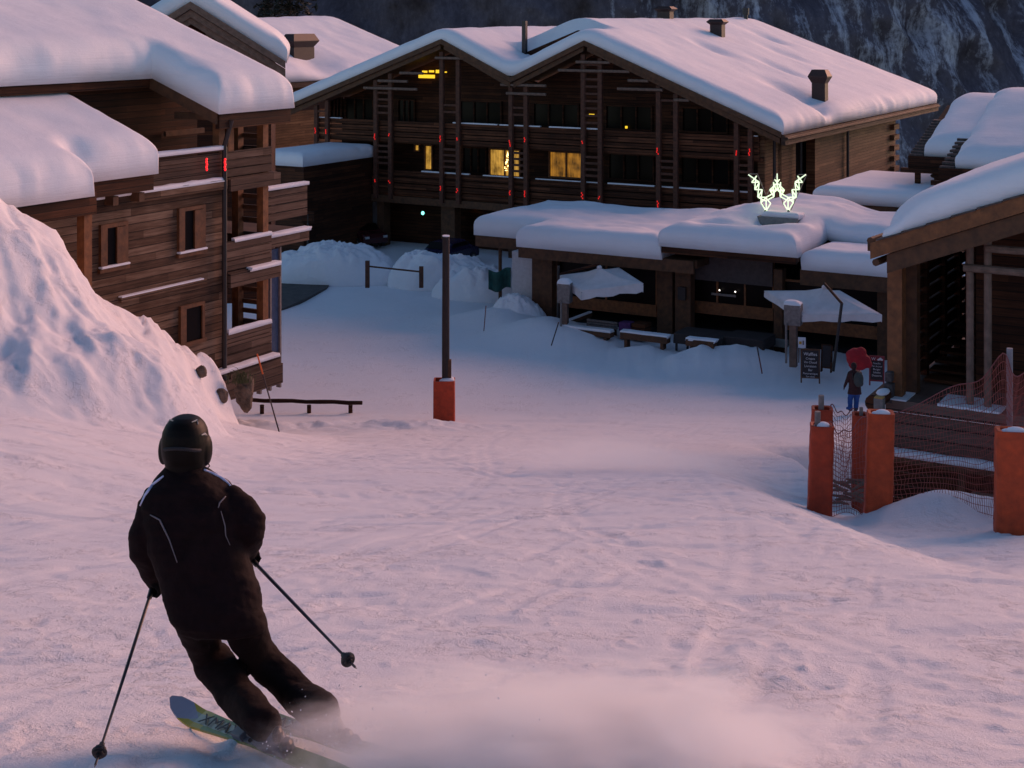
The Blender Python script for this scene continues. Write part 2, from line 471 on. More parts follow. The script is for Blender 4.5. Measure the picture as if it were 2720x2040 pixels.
# ------------------------------------------------------------------ mountain across the valley
def make_mountain():
    xs = np.linspace(-1100, 1100, 260); us = np.linspace(0, 1, 150)
    U, X = np.meshgrid(us, xs, indexing='ij')
    Z = -330 + 900*U
    Y = 1500 + 620*U + 0.00012*X**2
    rib = fbm(X*0.006+Z*0.0035, Z*0.0022, 21, 5, .55)
    Y = Y + 190*rib + 45*fbm(X*0.03, Z*0.02, 22, 4)
    nr, nc = X.shape
    co = np.stack([X, Y, Z], -1).reshape(-1, 3)
    me = bpy.data.meshes.new("mountain")
    i = np.arange(nr-1)[:, None]*nc + np.arange(nc-1)[None, :]
    f = np.stack([i, i+1, i+nc+1, i+nc], -1).reshape(-1, 4)
    me.from_pydata(co.tolist(), [], f.tolist())
    t = NT("mountain_forest").set(Roughness=0.95)
    t.b.inputs['Specular IOR Level'].default_value = 0.0
    # object space: x across, z up; gullies lean to the right going down
    v = t.coord((0.032, 0.0, 0.0062), (0, R(-24), 0))
    g = t.noise(v, 1.0, 10, 0.72, 0.2)
    big = t.noise(t.coord((0.0075, 0.0, 0.006)), 1.0, 3, 0.5)
    tr = t.noise(t.coord((0.16, 0.0, 0.10)), 1.0, 6, 0.75)
    sp = t.node("ShaderNodeSeparateXYZ"); tc = t.node("ShaderNodeTexCoord"); t.l.new(tc.outputs['Object'], sp.inputs[0])
    side = t.math('MULTIPLY', t.math('SUBTRACT', sp.outputs[0], 60.0), 0.00062)      # more open rock and snow to the right
    side = t.math('MINIMUM', t.math('MAXIMUM', side, -0.10), 0.11)
    f_ = t.math('ADD', t.math('ADD', t.math('MULTIPLY', g, 0.72), t.math('MULTIPLY', big, 0.34)), side)
    f_ = t.math('ADD', f_, t.math('MULTIPLY', t.math('SUBTRACT', tr, 0.5), 0.34))
    snow = t.ramp(f_, [(0.63, (0, 0, 0)), (0.735, (1, 1, 1))])
    wood = t.ramp(tr, [(0.30, (0.075, 0.062, 0.080)), (0.60, (0.13, 0.108, 0.135)), (0.78, (0.20, 0.17, 0.205))])  # forest tones lifted to stand in for distance haze
    t.color(t.mix(snow, wood, (0.46, 0.44, 0.53)))
    tag(link_mesh("mountain", me, t.m, None, True), kind='structure')
make_mountain()

# asphalt patch cleared of snow by the left chalet's door
def make_path():
    pts = [(706, 838), (760, 818), (812, 795), (868, 765), (880, 751), (840, 742), (770, 738), (712, 728)]
    vs = []
    for px, py in pts:
        Y = 14.53*FPX/(py-HY)
        x = (px-HX)/FPX*Y
        vs.append((x, Y))
    mb = MB()
    top = [(x, y, float(ground_z(np.array([x]), np.array([y]))[0])+0.06) for x, y in vs]
    zt = max(p[2] for p in top)
    mb.prism(vs, zt-0.3, zt, 'z')
    tag(mb.build("path", m_plain("wet_asphalt", (0.055, 0.048, 0.045), 0.8, 0.4, 3.0, 0.5)), kind='structure')
make_path()

# ------------------------------------------------------------------ snow sheets on roofs
def snow_sheet(fr, name, parent, poly, hfun, T, r=0.75, step=0.22, seed=0, amp=0.10, dents=(), edge0=0.46, mat=None, sag=0.05):
    xs_, ys_ = [p[0] for p in poly], [p[1] for p in poly]
    def axis(vals):
        out = []
        vals = sorted(set(round(v, 4) for v in vals))
        for a, b in zip(vals[:-1], vals[1:]):
            L = b-a; e = min(r*1.1, L/2)
            near = [0, .03, .08, .16, .27, .42, .62, .82, 1.0]
            g = [a+e*q for q in near]
            n = max(1, int((L-2*e)/step))
            g += [a+e+(L-2*e)*i/n for i in range(1, n)] if n > 1 else []
            g += [b-e*q for q in near[::-1]]
            out += g
        return np.array(sorted(set(round(v, 4) for v in out)))
    X, Y = axis(xs_), axis(ys_)
    GX, GY = np.meshgrid(X, Y, indexing='ij')
    P = np.array(poly, float); Q = np.roll(P, -1, 0)
    d = np.full(GX.shape, 1e9)
    for a, b in zip(P, Q):
        ab = b-a; L2 = (ab**2).sum()
        t = np.clip(((GX-a[0])*ab[0]+(GY-a[1])*ab[1])/L2, 0, 1)
        d = np.minimum(d, np.hypot(GX-a[0]-t*ab[0], GY-a[1]-t*ab[1]))
    cx, cy = (X[:-1]+X[1:])/2, (Y[:-1]+Y[1:])/2
    CX, CY = np.meshgrid(cx, cy, indexing='ij')
    ins = np.zeros(CX.shape, bool)
    for a, b in zip(P, Q):
        c = ((a[1] > CY) != (b[1] > CY))
        with np.errstate(divide='ignore', invalid='ignore'):
            xi = (b[0]-a[0])*(CY-a[1])/(b[1]-a[1])+a[0]
        ins ^= c & (CX < xi)
    used = np.zeros(GX.shape, bool)
    used[:-1, :-1] |= ins; used[1:, :-1] |= ins; used[:-1, 1:] |= ins; used[1:, 1:] |= ins
    base = hfun(GX, GY)
    if T > .7:                                   # bits broken off the lip
        rq = random.Random(seed*13+1); dents = list(dents)
        for a, b in zip(poly, poly[1:]+poly[:1]):
            L_ = math.hypot(b[0]-a[0], b[1]-a[1])
            for _ in range(int(L_/5.0)):
                f_ = rq.random(); dents.append((a[0]+(b[0]-a[0])*f_, a[1]+(b[1]-a[1])*f_, rq.uniform(-.08, .16), rq.uniform(.2, .6), rq.uniform(.2, .6)))
    e = np.clip(d/r, 0, 1); prof = edge0+(1-edge0)*np.sqrt(1-(1-e)**2)
    und = amp*fbm(GX*0.32+seed*9, GY*0.32, 30+seed, 3)+amp*0.35*fbm(GX*1.1, GY*1.1, 33+seed, 2)
    top = base + T*prof + und*sstep(0, 1.2, d) + 0.05*fbm(GX*2.2, GY*2.2, 36+seed, 2)*(1-sstep(0, .6, d))
    for (ax, ay, dep, ra, rb) in dents:
        top = top - dep*np.exp(-((GX-ax)/ra)**2-((GY-ay)/rb)**2)
    top = np.maximum(top, base+0.06)
    # the outer face bulges and wavers a little
    wob = (1-sstep(0, r*0.9, d))
    nx = 0.14*fbm(GY*0.8, GX*0.3+seed, 40+seed, 4, .6); ny = 0.14*fbm(GX*0.8, GY*0.3+seed, 41+seed, 4, .6)
    cxm, cym = P[:, 0].mean(), P[:, 1].mean()
    TX = GX + wob*nx; TY = GY + wob*ny
    low = base - sag*(1-sstep(0, .5, d)) - 0.012
    idx = -np.ones(GX.shape, int); idx[used] = np.arange(used.sum())
    n = used.sum()
    vt = np.stack([TX[used], TY[used], top[used]], -1); vb = np.stack([GX[used], GY[used], low[used]], -1)
    faces = []
    ii, jj = np.nonzero(ins)
    q = np.stack([idx[ii, jj], idx[ii+1, jj], idx[ii+1, jj+1], idx[ii, jj+1]], -1)
    faces += q.tolist(); faces += (q[:, ::-1]+n).tolist()
    ed = {}
    for f in q.tolist():
        for a, b in zip(f, f[1:]+f[:1]):
            if (b, a) in ed: del ed[(b, a)]
            else: ed[(a, b)] = 1
    faces += [(b, a, a+n, b+n) for a, b in ed]
    v = np.concatenate([vt, vb]); v[:, 2] -= fr.oz
    me = bpy.data.meshes.new(name); me.from_pydata(v.tolist(), [], faces)
    o = link_mesh(name, me, mat or SNOW, parent, True)
    return o

def avg(f, w=0.7, n=4):
    ks = np.linspace(-w, w, 2*n+1)
    return lambda x, y: sum(f(x+k, y) for k in ks)/len(ks)

def chimney(fr, parent, t, s, z0, w=0.8, h=1.6, rot=0.0, flat=False):
    "tapered shaft under a flared six-sided cowl"
    mb = MB()
    d = w*(0.75 if not flat else 0.7)
    mb.box(t-w/2, t+w/2, s-d/2, s+d/2, z0-0.6, z0+h*0.55)
    z1 = z0+h*0.55
    def ring(hw, hd, z): return [(t-hw, s-hd, z), (t+hw, s-hd, z), (t+hw, s+hd, z), (t-hw, s+hd, z)]
    mb.loft([ring(w*0.5, d*0.5, z1-0.02), ring(w*0.74, d*0.76, z1+h*0.2), ring(w*0.74, d*0.76, z1+h*0.23), ring(w*0.5, d*0.52, z1+h*0.45)])
    return mb.build("chimney", CHIM, parent, fr.oz)

# ------------------------------------------------------------------ twin-gabled chalet in the middle
def big_chalet():
    fr = FB
    root = fr.root("twin_gable_chalet", "large dark wooden chalet with two snow-covered gables and yellow lit windows", "chalet")
    B = lambda mb, n, m, **k: mb.build(n, m, k.pop('parent', root), fr.oz, **k)
    def hf(t):
        a = np.where(t < 10, -1.5-.372*(10-t), -1.5-.455*(t-10))
        b = np.where(t < 19.8, -1.5-.455*(19.8-t), -1.5-.407*(t-19.8))
        return np.maximum(a, b)
    def hb(t): return np.where(t < 17.4, -.94-.385*(17.4-t), -.94-.377*(t-17.4))
    def H(t, s):
        lg = np.where(t < 10, -1.5-.372*(10-t), -1.5-.455*(t-10)) - .22*np.maximum(s-9, 0)*(t < 14)*0
        back = np.maximum(np.where(t < 14.9, lg, -99), hb(t))
        w = sstep(2.0, 9.0, s)
        right = hf(t)*(1-w)+back*w
        return np.where(t > 19.3, right, np.where(s < 3.5, hf(t), back))
    # walls
    P = [(0.3, -14.9), (30.4, -14.9), (30.4, -6.35), (19.8, -2.0), (14.9, -4.2), (10, -2.0), (0.3, -5.6)]
    B(MB().prism(P, 2.4, 3.0, 'y'), "wall", W_DARK)
    B(MB().box(0.3, 0.8, 3.0, 26, -14.9, -5.7), "wall", W_DARK)
    mb = MB()
    for s0, s1, x in ((0.3, 5.4, 30.4), (8.4, 14.2, 30.55), (14.35, 26.0, 30.5)):
        mb.box(30.0, x, s0, s1, -14.9, -6.42)
    B(mb, "side_wall", W_SIDE)
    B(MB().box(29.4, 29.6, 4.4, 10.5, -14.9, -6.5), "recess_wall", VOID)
    mb = MB()                                             # notched log ends on the far corner
    for k in range(6): mb.box(30.5, 30.8, 24.6, 25.9, -7.9-.72*k, -7.55-.72*k)
    B(mb, "corner_logs", W_SIDE)
    mb = MB()
    for s in (0.95, 14.27, 5.35): mb.tube([(30.72, s, -6.6), (30.72, s, -14.5)], 0.09, 8)
    B(mb, "downpipe", BLACK)
    # roof decks
    mb = MB()
    th = 0.28
    def pl(t0, t1, s0, s1, f, up=0.0): mb.slab([(t0, s0, f(t0)+up), (t1, s0, f(t1)+up), (t1, s1, f(t1)+up), (t0, s1, f(t0)+up)], th)
    g = lambda t: float(hf(np.array(t)))
    pl(-2.3, 10, -.4, 30, g); pl(10, 14.9, -.4, 12, g); pl(14.9, 19.8, -.4, 5, g); pl(19.8, 31.5, -.4, 32.2, g, -.02)
    gb = lambda t: float(hb(np.array(t)))
    pl(13.2, 17.4, 3.45, 32, gb); pl(17.4, 20.0, 3.45, 32, gb, -.03)
    roof = B(mb, "roof", W_BEAM)
    mb = MB()                                             # doubled verge boards along both gables
    for (a, b) in ((-2.45, 10), (10, 14.9), (14.9, 19.8), (19.8, 31.65)):
        za, zb = g(a)+.04, g(b)+.04
        mb.prism([(a, za), (b, zb), (b, zb-.30), (a, za-.30)], -.62, -.42)
        mb.prism([(a+.12, za-.32), (b-.12, zb-.32), (b-.12, zb-.62), (a+.12, za-.62)], -.46, -.28)
    B(mb, "verge_board", W_BEAM)
    mb = MB()
    a, b = 13.25, 17.4; za, zb = gb(a), gb(b)
    mb.prism([(a, za+.02), (b, zb+.02), (b, zb-.32), (a, za-.32)], 3.25, 3.43)
    mb.prism([(b, zb+.02), (19.6, gb(19.6)+.02), (19.6, gb(19.6)-.3), (b, zb-.32)], 3.25, 3.43)
    mb.prism([(13.6, g(13.6)-.3), (17.0, g(17.0)-.4), (19.4, g(19.4)-.3), (19.3, gb(19.3)-.1), (17.4, zb-.1), (a+.3, za-.1)], 3.44, 3.49)
    B(mb, "rear_gable_board", W_DARK)
    mb = MB()                                             # eave gutter board on the right
    mb.box(31.62, 31.86, -.5, 32.5, -6.98, -6.47); mb.tube([(31.93, -.5, -6.62), (31.93, 32.4, -6.62)], .09, 6)
    B(mb, "eave_board", W_RAIL)
    dents = ((26.3, 14.6, .32, 1.6, .8), (24.0, 21.0, .22, 1.8, 1.0), (22.6, 11.5, .30, 1.4, .9), (29.2, 8.6, .55, 1.7, 1.1), (21.5, 25.5, .30, 1.3, .9), (31.0, 7.3, .55, .8, .9))
    snow_sheet(fr, "roof_snow", root, [(-2.5, -.55), (31.75, -.55), (31.75, 32.4), (-2.5, 32.4)], avg(H, .75), .88, .8, .33, 1, .10, dents)
    # chimneys and vents
    ch = chimney(fr, root, *fr_hit(fr, 2178, 262, lambda t, s: -6.2+.407*(31.35-t)+.75), w=.82, h=1.75)
    chimney(fr, root, *fr_hit(fr, 1906, 82, lambda t, s: -1.5-.39*(t-19.8)+.8), w=.85, h=.8)
    chimney(fr, root, *fr_hit(fr, 1768, 46, lambda t, s: -1.0-.38*(t-17.4)+.75), w=.9, h=.75)
    for (px, py, h) in ((1594, 46, .8), (1981, 60, 1.1)):
        t, s, z = fr_hit(fr, px, py, lambda t, s: -1.0-.38*abs(t-17.4)+.7)
        m = MB(); m.tube([(t, s, z-.4), (t, s, z+h*.6)], .16, 10); m.tube([(t, s, z+h*.55), (t, s, z+h)], .26, 10)
        B(m, "vent_pipe", BLACK)
    t, z = fr.F(1394, 150, 3.0)
    B(MB().box(t-.13, t+.13, 2.85, 3.11, z-1.2, z+2.2), "stove_pipe", BLACK)
    # balconies: three boards, a thin snow line on the rail
    for (zr, zb, s0) in ((-6.62, -7.95, 0.0), (-9.72, -11.25, 0.05)):
        mb = MB(); n = 4; h = (zr-zb)/n
        for k in range(n):
            mb.box(0.2, 30.2, s0, s0+.09, zb+k*h+.03, zb+(k+1)*h-.035)
        mb.box(0.2, 30.2, s0-.05, s0+.16, zr-.09, zr)
        mb.box(0.2, 30.35, s0+.09, 2.4, zb-.05, zb+.16)
        B(mb, "balcony", W_BALC)
        mb = MB()
        rr = random.Random(int(-zr*10))
        x = 0.3
        while x < 30:
            L = rr.uniform(1.5, 5)
            if rr.random() < .75: mb.box(x, min(x+L, 30.1), s0-.04, s0+.14, zr+.004, zr+.04+.04*rr.random())
            x += L+rr.uniform(.1, 1.2)
        B(mb, "rail_snow", SNOW)
    # base beam over the open ground floor and its posts
    B(MB().box(0.2, 30.3, -.05, 2.4, -11.75, -11.32), "floor_beam", W_BEAM)
    for t, w in ((1.9, .9), (4.6, .5), (9.4, 1.0), (14.2, .9), (18.8, .9), (23, .9), (27.5, .9)):
        B(MB().box(t, t+w, .35, 1.1, -14.9, -11.78), "post", W_BEAM)
    B(MB().box(2.9, 4.5, 1.5, 1.7, -14.9, -11.8), "rendered_pier", PLAST)
    # paired posts with rungs in front of the balconies
    pairs = [(841, 870), (999, 1038), (1174, 1218), (1358, 1398), (1550, 1595), (1750, 1796), (1957, 1994)]
    for i, pr in enumerate(pairs):
        for px in pr:
            t, _ = fr.F(px, 300, -.12)
            top = g(t)-.66
            rr = random.Random(px)
            B(MB().box(t-.13, t+.13, -.24, -.02, -11.5, top), "post", W_LOG)
            for zc in (-7.4, -10.5):
                if rr.random() < .9:
                    m = MB(); zz = zc+rr.uniform(-.12, .2)
                    for q in range(rr.randint(2, 4)):
                        m.ell((t+rr.uniform(-.05, .05), -.29, zz-.10*q), .038, .03, .05, 6, 4)
                    B(m, "red_light", REDL)
        ta, tb = fr.F(pr[0], 300, -.12)[0], fr.F(pr[1], 300, -.12)[0]
        m = MB()
        zt = min(g(ta), g(tb))
        for z in np.arange(-9.35, -8.0, .36): m.box(ta+.13, tb-.13, -.2, -.06, z, z+.13)
        z = zt-1.1
        while z > -6.4:
            if (int(z*7) % 3) != 0: m.box(ta+.13, tb-.13, -.2, -.06, z, z+.12)
            z -= .42
        m.box(ta+.14, ta+.17, -.185, -.075, -9.35, zt-1.0)
        B(m, "slat_panel", W_LOG)
    # weathered cross logs under the gables
    for (x0, y0, x1, y1) in ((1156, 153, 1236, 156), (1062, 193, 1124, 196), (966, 232, 1108, 239), (1530, 164, 1620, 167), (1483, 186, 1672, 191),
                             (1330, 224, 1450, 229), (1345, 247, 1450, 252), (1640, 235, 1760, 240), (1668, 213, 1722, 216), (1790, 264, 1830, 268), (1004, 214, 1082, 217)):
        ta, za = fr.F(x0, y0, -.35); tb, zb = fr.F(x1, y1, -.35); z = (za+zb)/2
        B(MB().tube([(ta, -.34, z), (tb, -.34, z)], .085, 8), "cross_log", W_PALE)
    # glazed doors on both floors
    def glazing(px0, px1, py0, py1, mat, name="window", frame=W_WARM, bars=1):
        if mat is GLASS: frame = W_DARK
        t0, za = fr.F(px0, py0, 2.3); t1, zb = fr.F(px1, py0, 2.3)
        z1 = (za+zb)/2; z0 = (fr.F(px0, py1, 2.3)[1]+fr.F(px1, py1, 2.3)[1])/2
        m = MB(); w = .1
        m.box(t0-w, t0, 2.22, 2.39, z0-w, z1+w); m.box(t1, t1+w, 2.22, 2.39, z0-w, z1+w)
        m.box(t0, t1, 2.22, 2.39, z1, z1+w); m.box(t0, t1, 2.22, 2.39, z0-w, z0)
        for b in range(bars):
            c = t0+(t1-t0)*(b+1)/(bars+1); m.box(c-.05, c+.05, 2.24, 2.39, z0, z1)
        o = B(m, name, frame)
        B(MB().box(t0, t1, 2.33, 2.37, z0, z1), "pane", mat, parent=o)
        return t0, t1, z0, z1, o
    def lit(name, c0, c1, st):
        t = NT(name); f = t.noise(t.coord((5.0, 1, .55)), 1.6, 3, .6); f2 = t.noise(t.coord((1, 1, 1)), 1.7, 3, .6)
        f = t.math('MULTIPLY', t.math('ADD', f, f2), .5)
        c = t.ramp(f, [(.36, c0), (.64, c1)])
        t.l.new(c, t.b.inputs['Emission Color']); t.b.inputs['Emission Strength'].default_value = st
        t.set(Base_Color=(.05, .03, .01, 1)); return t.m
    L1 = lit("lamp_lit_curtain", (.09, .040, .003), (.85, .45, .07), .8)
    L2 = lit("dim_lit_room", (.02, .008, .001), (.50, .21, .022), .75)
    YG = m_emit("yellow_lamp_strip", (1.0, .62, .03), 1.1)
    for a in ((700+.3617*500, 700+.3617*570), (920, 990), (1060, 1100), (1225, 1330), (1420, 1535), (1612, 1730), (1815, 1930)):
        glazing(a[0], a[1], 262+(a[0]-900)*.03, 318+(a[0]-900)*.034, GLASS, bars=2)
    for a in ((890, 985), (1232, 1290), (1620, 1735), (1812, 1935)):
        glazing(a[0], a[1], 384+(a[0]-900)*.03, 440+(a[0]-900)*.05, GLASS, bars=2)
    glazing(1104, 1113, 386, 399, L1, bars=0); glazing(1131, 1147, 388, 449, L1, bars=0)
    t0, t1, z0, z1, w2 = glazing(1303, 1380, 399, 466, L1, bars=1)
    m = MB(); rr = random.Random(4)
    for q in range(34):
        f = rr.random(); m.ell((t0+(t1-t0)*(.62+.30*(1-f)*(rr.random()-.5)), 2.2, z0+.25+f*1.2), .03, .03, .03, 6, 4)
    B(m, "fairy_lights", m_emit("fairy_bulbs", (1.0, .75, .3), 4.0), parent=w2)
    glazing(1462, 1548, 406, 470, L2, bars=1)
    t0, z0 = fr.F(1112, 207, 2.2); t1, z1 = fr.F(1153, 199, 2.2)
    B(MB().box(t0, t1, 2.18, 2.3, z0, z1), "lamp_strip", YG)
    for (x0, x1, y0, y1) in ((1122, 1134, 188, 193), (1140, 1152, 187, 192), (1158, 1176, 186, 194), (1182, 1186, 190, 193), (1565, 1578, 303, 307), (1661, 1666, 335, 341), (1255, 1259, 541, 547), (1257, 1262, 550, 554), (1191, 1195, 595, 601)):
        t0, z0 = fr.F(x0, y1, 2.15); t1, z1 = fr.F(x1, y0, 2.15)
        B(MB().box(t0, t1, 2.12, 2.2, z0, z1), "lamp", YG)
    t, z = fr.F(1123, 566, .9)
    B(MB().ell((t, .9, z), .11, .08, .12, 10, 6), "lamp", m_emit("teal_lamp", (.25, 1.0, .85), 2.2))

def fr_hit(fr, px, py, hfun):
    "where the sight line through a photo pixel meets a roof surface (local t, s, z)"
    for d in np.arange(20, 150, .1):
        w = wp(px, py, d)
        dx, dy = w.x-fr.ox, w.y-fr.oy
        t, s = fr.c*dx-fr.n*dy, fr.n*dx+fr.c*dy
        if s > 0 and t > -14 and w.z <= hfun(t, s): return t, s, w.z
    return 20, 10, -2
big_chalet()

# ------------------------------------------------------------------ left chalet
def window_side(fr, root, px0, px1, py0, py1, t, snow=True, shutter=True):
    s0, za = fr.S(px0, py0, t); s1, zb = fr.S(px1, py0, t)
    z1 = (za+zb)/2; z0 = (fr.S(px0, py1, t)[1]+fr.S(px1, py1, t)[1])/2
    m = MB(); w = .11
    m.box(t, t+.10, s0, s0+w*2.2, z0, z1); m.box(t, t+.10, s1-w, s1, z0, z1)
    m.box(t, t+.10, s0+w*2.2, s1-w, z1-w, z1); m.box(t, t+.12, s0-.05, s1+.05, z0-w, z0)
    o = m.build("window", W_FRAME, root, fr.oz)
    MB().box(t+.02, t+.05, s0+w*2.2, s1-w, z0, z1-w).build("pane", GLASS, o, fr.oz)
    if shutter:
        MB().box(t+.05, t+.11, s0+(s1-s0)*.58, s1-w, z0+.02, z1-w-.02).build("shutter", W_FRAME, o, fr.oz)
    if snow:
        MB().box(t+.0, t+.17, s0-.03, s1+.03, z0+.004, z0+.07).build("sill_snow", SNOW, o, fr.oz, bevel=.03)
    return o

def left_chalet():
    fr = FA
    root = fr.root("balcony_chalet", "weathered plank chalet with snowy stepped roofs, corner balconies and two red light strings", "chalet")
    B = lambda mb, n, m, **k: mb.build(n, m, k.pop('parent', root), fr.oz, **k)
    # long wall, loggia corner left open
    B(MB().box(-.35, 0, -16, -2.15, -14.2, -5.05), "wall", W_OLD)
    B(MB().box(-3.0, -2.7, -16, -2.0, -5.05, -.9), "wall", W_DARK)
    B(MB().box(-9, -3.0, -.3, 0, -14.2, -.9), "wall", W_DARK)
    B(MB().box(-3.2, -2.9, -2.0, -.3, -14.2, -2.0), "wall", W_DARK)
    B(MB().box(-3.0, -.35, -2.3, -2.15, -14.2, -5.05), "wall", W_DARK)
    # floors of the loggia with protruding ledge boards and snow on them
    lev = [(-5.02, -5.42), (-7.93, -8.38), (-10.82, -11.75)]
    for zt, zb in lev:
        m = MB(); m.box(-2.9, .16, -2.1, .25, zb+.06, zt)
        m.box(.16, .26, -2.1, .3, zb, zt-.03)
        if zt < -10: m.box(.26, .31, -3.9, .35, zb-.05, zt-.35)
        B(m, "balcony_floor", W_RAIL)
    snow_sheet(fr, "ledge_snow", root, [(.0, -9.0), (.24, -9.0), (.24, -2.3), (.0, -2.3)], lambda x, y: -5.02+0*x, .07, .12, .3, 4, .2, (), .3)
    B(MB().box(.0, .22, -9.2, -2.2, -5.32, -5.03), "ledge", W_OLD)
    snow_sheet(fr, "ledge_snow", root, [(.02, -1.2), (.30, -1.2), (.30, .3), (.02, .3)], lambda x, y: -7.95+0*x, .06, .12, .2, 5, .06, ())
    snow_sheet(fr, "ledge_snow", root, [(.05, -3.6), (.34, -3.6), (.34, .2), (.05, .2)], lambda x, y: -10.86+0*x, .07, .12, .2, 6, .10, ())
    # parapets
    for (z1, z0, s0, snow) in ((-4.2, -5.0, -2.1, 0), (-6.98, -7.9, -2.1, 1), (-9.8, -10.8, -2.1, 2)):
        m = MB(); n = 3; h = (z1-z0)/n
        for k in range(n): m.box(-.02, .07, s0, .08, z0+k*h+.012, z0+(k+1)*h-.012)
        for k in range(n): m.box(-1.4, -.02, .0, .08, z0+k*h+.012, z0+(k+1)*h-.012)
        B(m, "parapet", W_RAIL)
        if snow:
            snow_sheet(fr, "rail_snow", root, [(-.04, -2.0 if snow == 2 else -1.7), (.10, -2.0 if snow == 2 else -1.7), (.10, .08), (-.04, .08)], lambda x, y: z1+0*x, .05*snow, .07, .2, 7, .03, ())
    m = MB()
    for k in range(4): m.box(.0, .08, -6.6, -2.1, -5.0+.2*k+.01, -5.0+.2*(k+1)-.01)
    m.box(-.05, .14, -6.6, -2.1, -4.16, -4.06)
    B(m, "terrace_parapet", W_RAIL)
    snow_sheet(fr, "rail_snow", root, [(-.1, -6.6), (.2, -6.6), (.2, -2.3), (-.1, -2.3)], lambda x, y: -4.05+0*x, .06, .10, .25, 8, .13, ())
    B(MB().box(-3.0, -.05, -9, -2.1, -5.05, -4.95), "terrace_floor", W_RAIL)
    # corner posts, rails between them
    for (t, s, z0, z1) in ((-.12, -.14, -11.5, -3.4), (-1.15, -.14, -11.5, -3.4), (-.14, -2.2, -14, -2.9), (-.12, -1.8, -5.0, -3.2)):
        B(MB().box(t-.13, t+.13, s-.13, s+.13, z0, z1), "post", W_WARM)
    for (z) in (-3.95, -5.9, -6.25, -6.65, -8.9, -9.3, -9.6):
        B(MB().box(-1.1, -.2, -.06, .02, z, z+.14), "rail", W_BEAM)
    for z in (-3.85, -6.4, -9.35):
        B(MB().box(-2.6, -2.5, -2.0, -.2, z, z+.16), "rail", W_BEAM)
    # downpipe
    B(MB().tube([(.5, -2.35, -3.2), (.18, -2.3, -4.0), (.18, -2.3, -12.2)], .075, 8), "downpipe", BLACK)
    for (px) in (548, 597):
        s, z = fr.S(px, 443, .3)
        m = MB()
        for q in range(5): m.ell((.32, s+random.uniform(-.02, .02), z+.22-.075*q), .03, .04, .05, 6, 4)
        B(m, "red_light", m_emit("red_string", (1.0, .015, .02), 1.3))
    # upper roof: eave steps in beside the terrace
    sl = .377
    h = lambda t, s: -2.87-sl*(t-.4)
    rf = MB()
    def pl(t0, t1, s0, s1): rf.slab([(t0, s0, h(t0, 0)), (t1, s0, h(t1, 0)), (t1, s1, h(t1, 0)), (t0, s1, h(t0, 0))], .26)
    pl(-10, -2.3, -15, .5); pl(-2.3, .4, -2.87, .5)
    B(rf, "roof", W_DARK)
    B(MB().box(.30, .46, -2.85, .55, -3.45, -2.92), "eave_board", W_DARK)
    m = MB(); m.prism([(.4, -2.9), (-2.3, -1.88), (-2.3, -2.28), (.4, -3.3)], -2.95, -2.80); B(m, "verge_board", W_BEAM)
    B(MB().box(-2.42, -2.28, -15, -2.9, -2.25, -1.92), "eave_board", W_DARK)
    for q in range(4): B(MB().box(-1.5, .3, -2.7+q*1.0, -2.52+q*1.0, -3.2, -3.0), "rafter", W_BEAM)
    snow_sheet(fr, "roof_snow", root, [(-10, -15.2), (-2.15, -15.2), (-2.15, -2.97), (.55, -2.97), (.55, .65), (-10, .65)],
               lambda t, s: h(t, s), 1.02, .68, .25, 2, .12, ((-.9, -2.6, .12, .3, .3),))
    # lower roof at the near end
    h2 = lambda t, s: -4.38-sl*(t-.6)
    rf = MB()
    def pl2(t0, t1, s0, s1): rf.slab([(t0, s0, h2(t0, 0)), (t1, s0, h2(t1, 0)), (t1, s1, h2(t1, 0)), (t0, s1, h2(t0, 0))], .26)
    pl2(-6, .6, -16, -5.9); pl2(.6, 1.3, -16, -8.75)
    B(rf, "lower_roof", W_DARK)
    m = MB(); m.box(.5, .66, -8.8, -5.85, -4.95, -4.42); m.box(1.2, 1.36, -16, -8.7, -5.25, -4.68); B(m, "eave_board", W_DARK)
    m = MB()
    for q in range(9): m.box(-.2, 1.2 if q < 5 else .55, -14.3+q*1.0, -14.1+q*1.0, -5.25, -5.0)
    m.box(-.3, -.1, -14.4, -5.9, -5.2, -5.02); B(m, "rafter_ends", W_BEAM)
    snow_sheet(fr, "lower_roof_snow", root, [(-6, -16), (1.45, -16), (1.45, -8.85), (.75, -8.85), (.75, -5.75), (-6, -5.75)],
               lambda t, s: h2(t, s), 1.0, .68, .25, 3, .12, ((.55, -8.6, .30, .35, .35),))
    B(MB().box(.95, 1.22, -9.0, -8.73, -12.5, -4.9), "post", W_WARM)
    # windows, ledge line, roller shutter
    window_side(fr, root, 262, 334, 592, 708, .0)
    window_side(fr, root, 470, 540, 548, 668, .0)
    B(MB().box(.0, .08, *[fr.S(p, 640, 0)[0] for p in (150, 231)], -8.6, -6.9), "window", GLASS)
    o = window_side(fr, root, 474, 538, 806, 905, .0, False, False)
    s0, s1 = fr.S(480, 850, 0)[0], fr.S(522, 850, 0)[0]
    m = MB()
    for q in range(12): m.box(.05, .09, s0, s1, -12.2+q*.13, -12.2+q*.13+.10)
    B(m, "roller_shutter", W_GREY, parent=o)
    s0, z0 = fr.S(318, 785, .05); s1, z1 = fr.S(545, 740, .05)
    B(MB().box(.0, .12, s0, s1, (z0+z1)/2-.16, (z0+z1)/2-.03), "belt_board", W_OLD)
    B(MB().box(.0, .14, s0, s1-.15, (z0+z1)/2-.028, (z0+z1)/2+.012), "ledge_snow", SNOW)
    # balcony on the valley end, glazed porch below
    m = MB()
    for k in range(4): m.box(-.62, -.54, .5, 2.7, -6.75+.27*k, -6.75+.27*(k+1)-.03)
    m.box(-6, -.5, .5, 2.75, -7.6, -7.2)
    B(m, "end_balcony", W_RAIL)
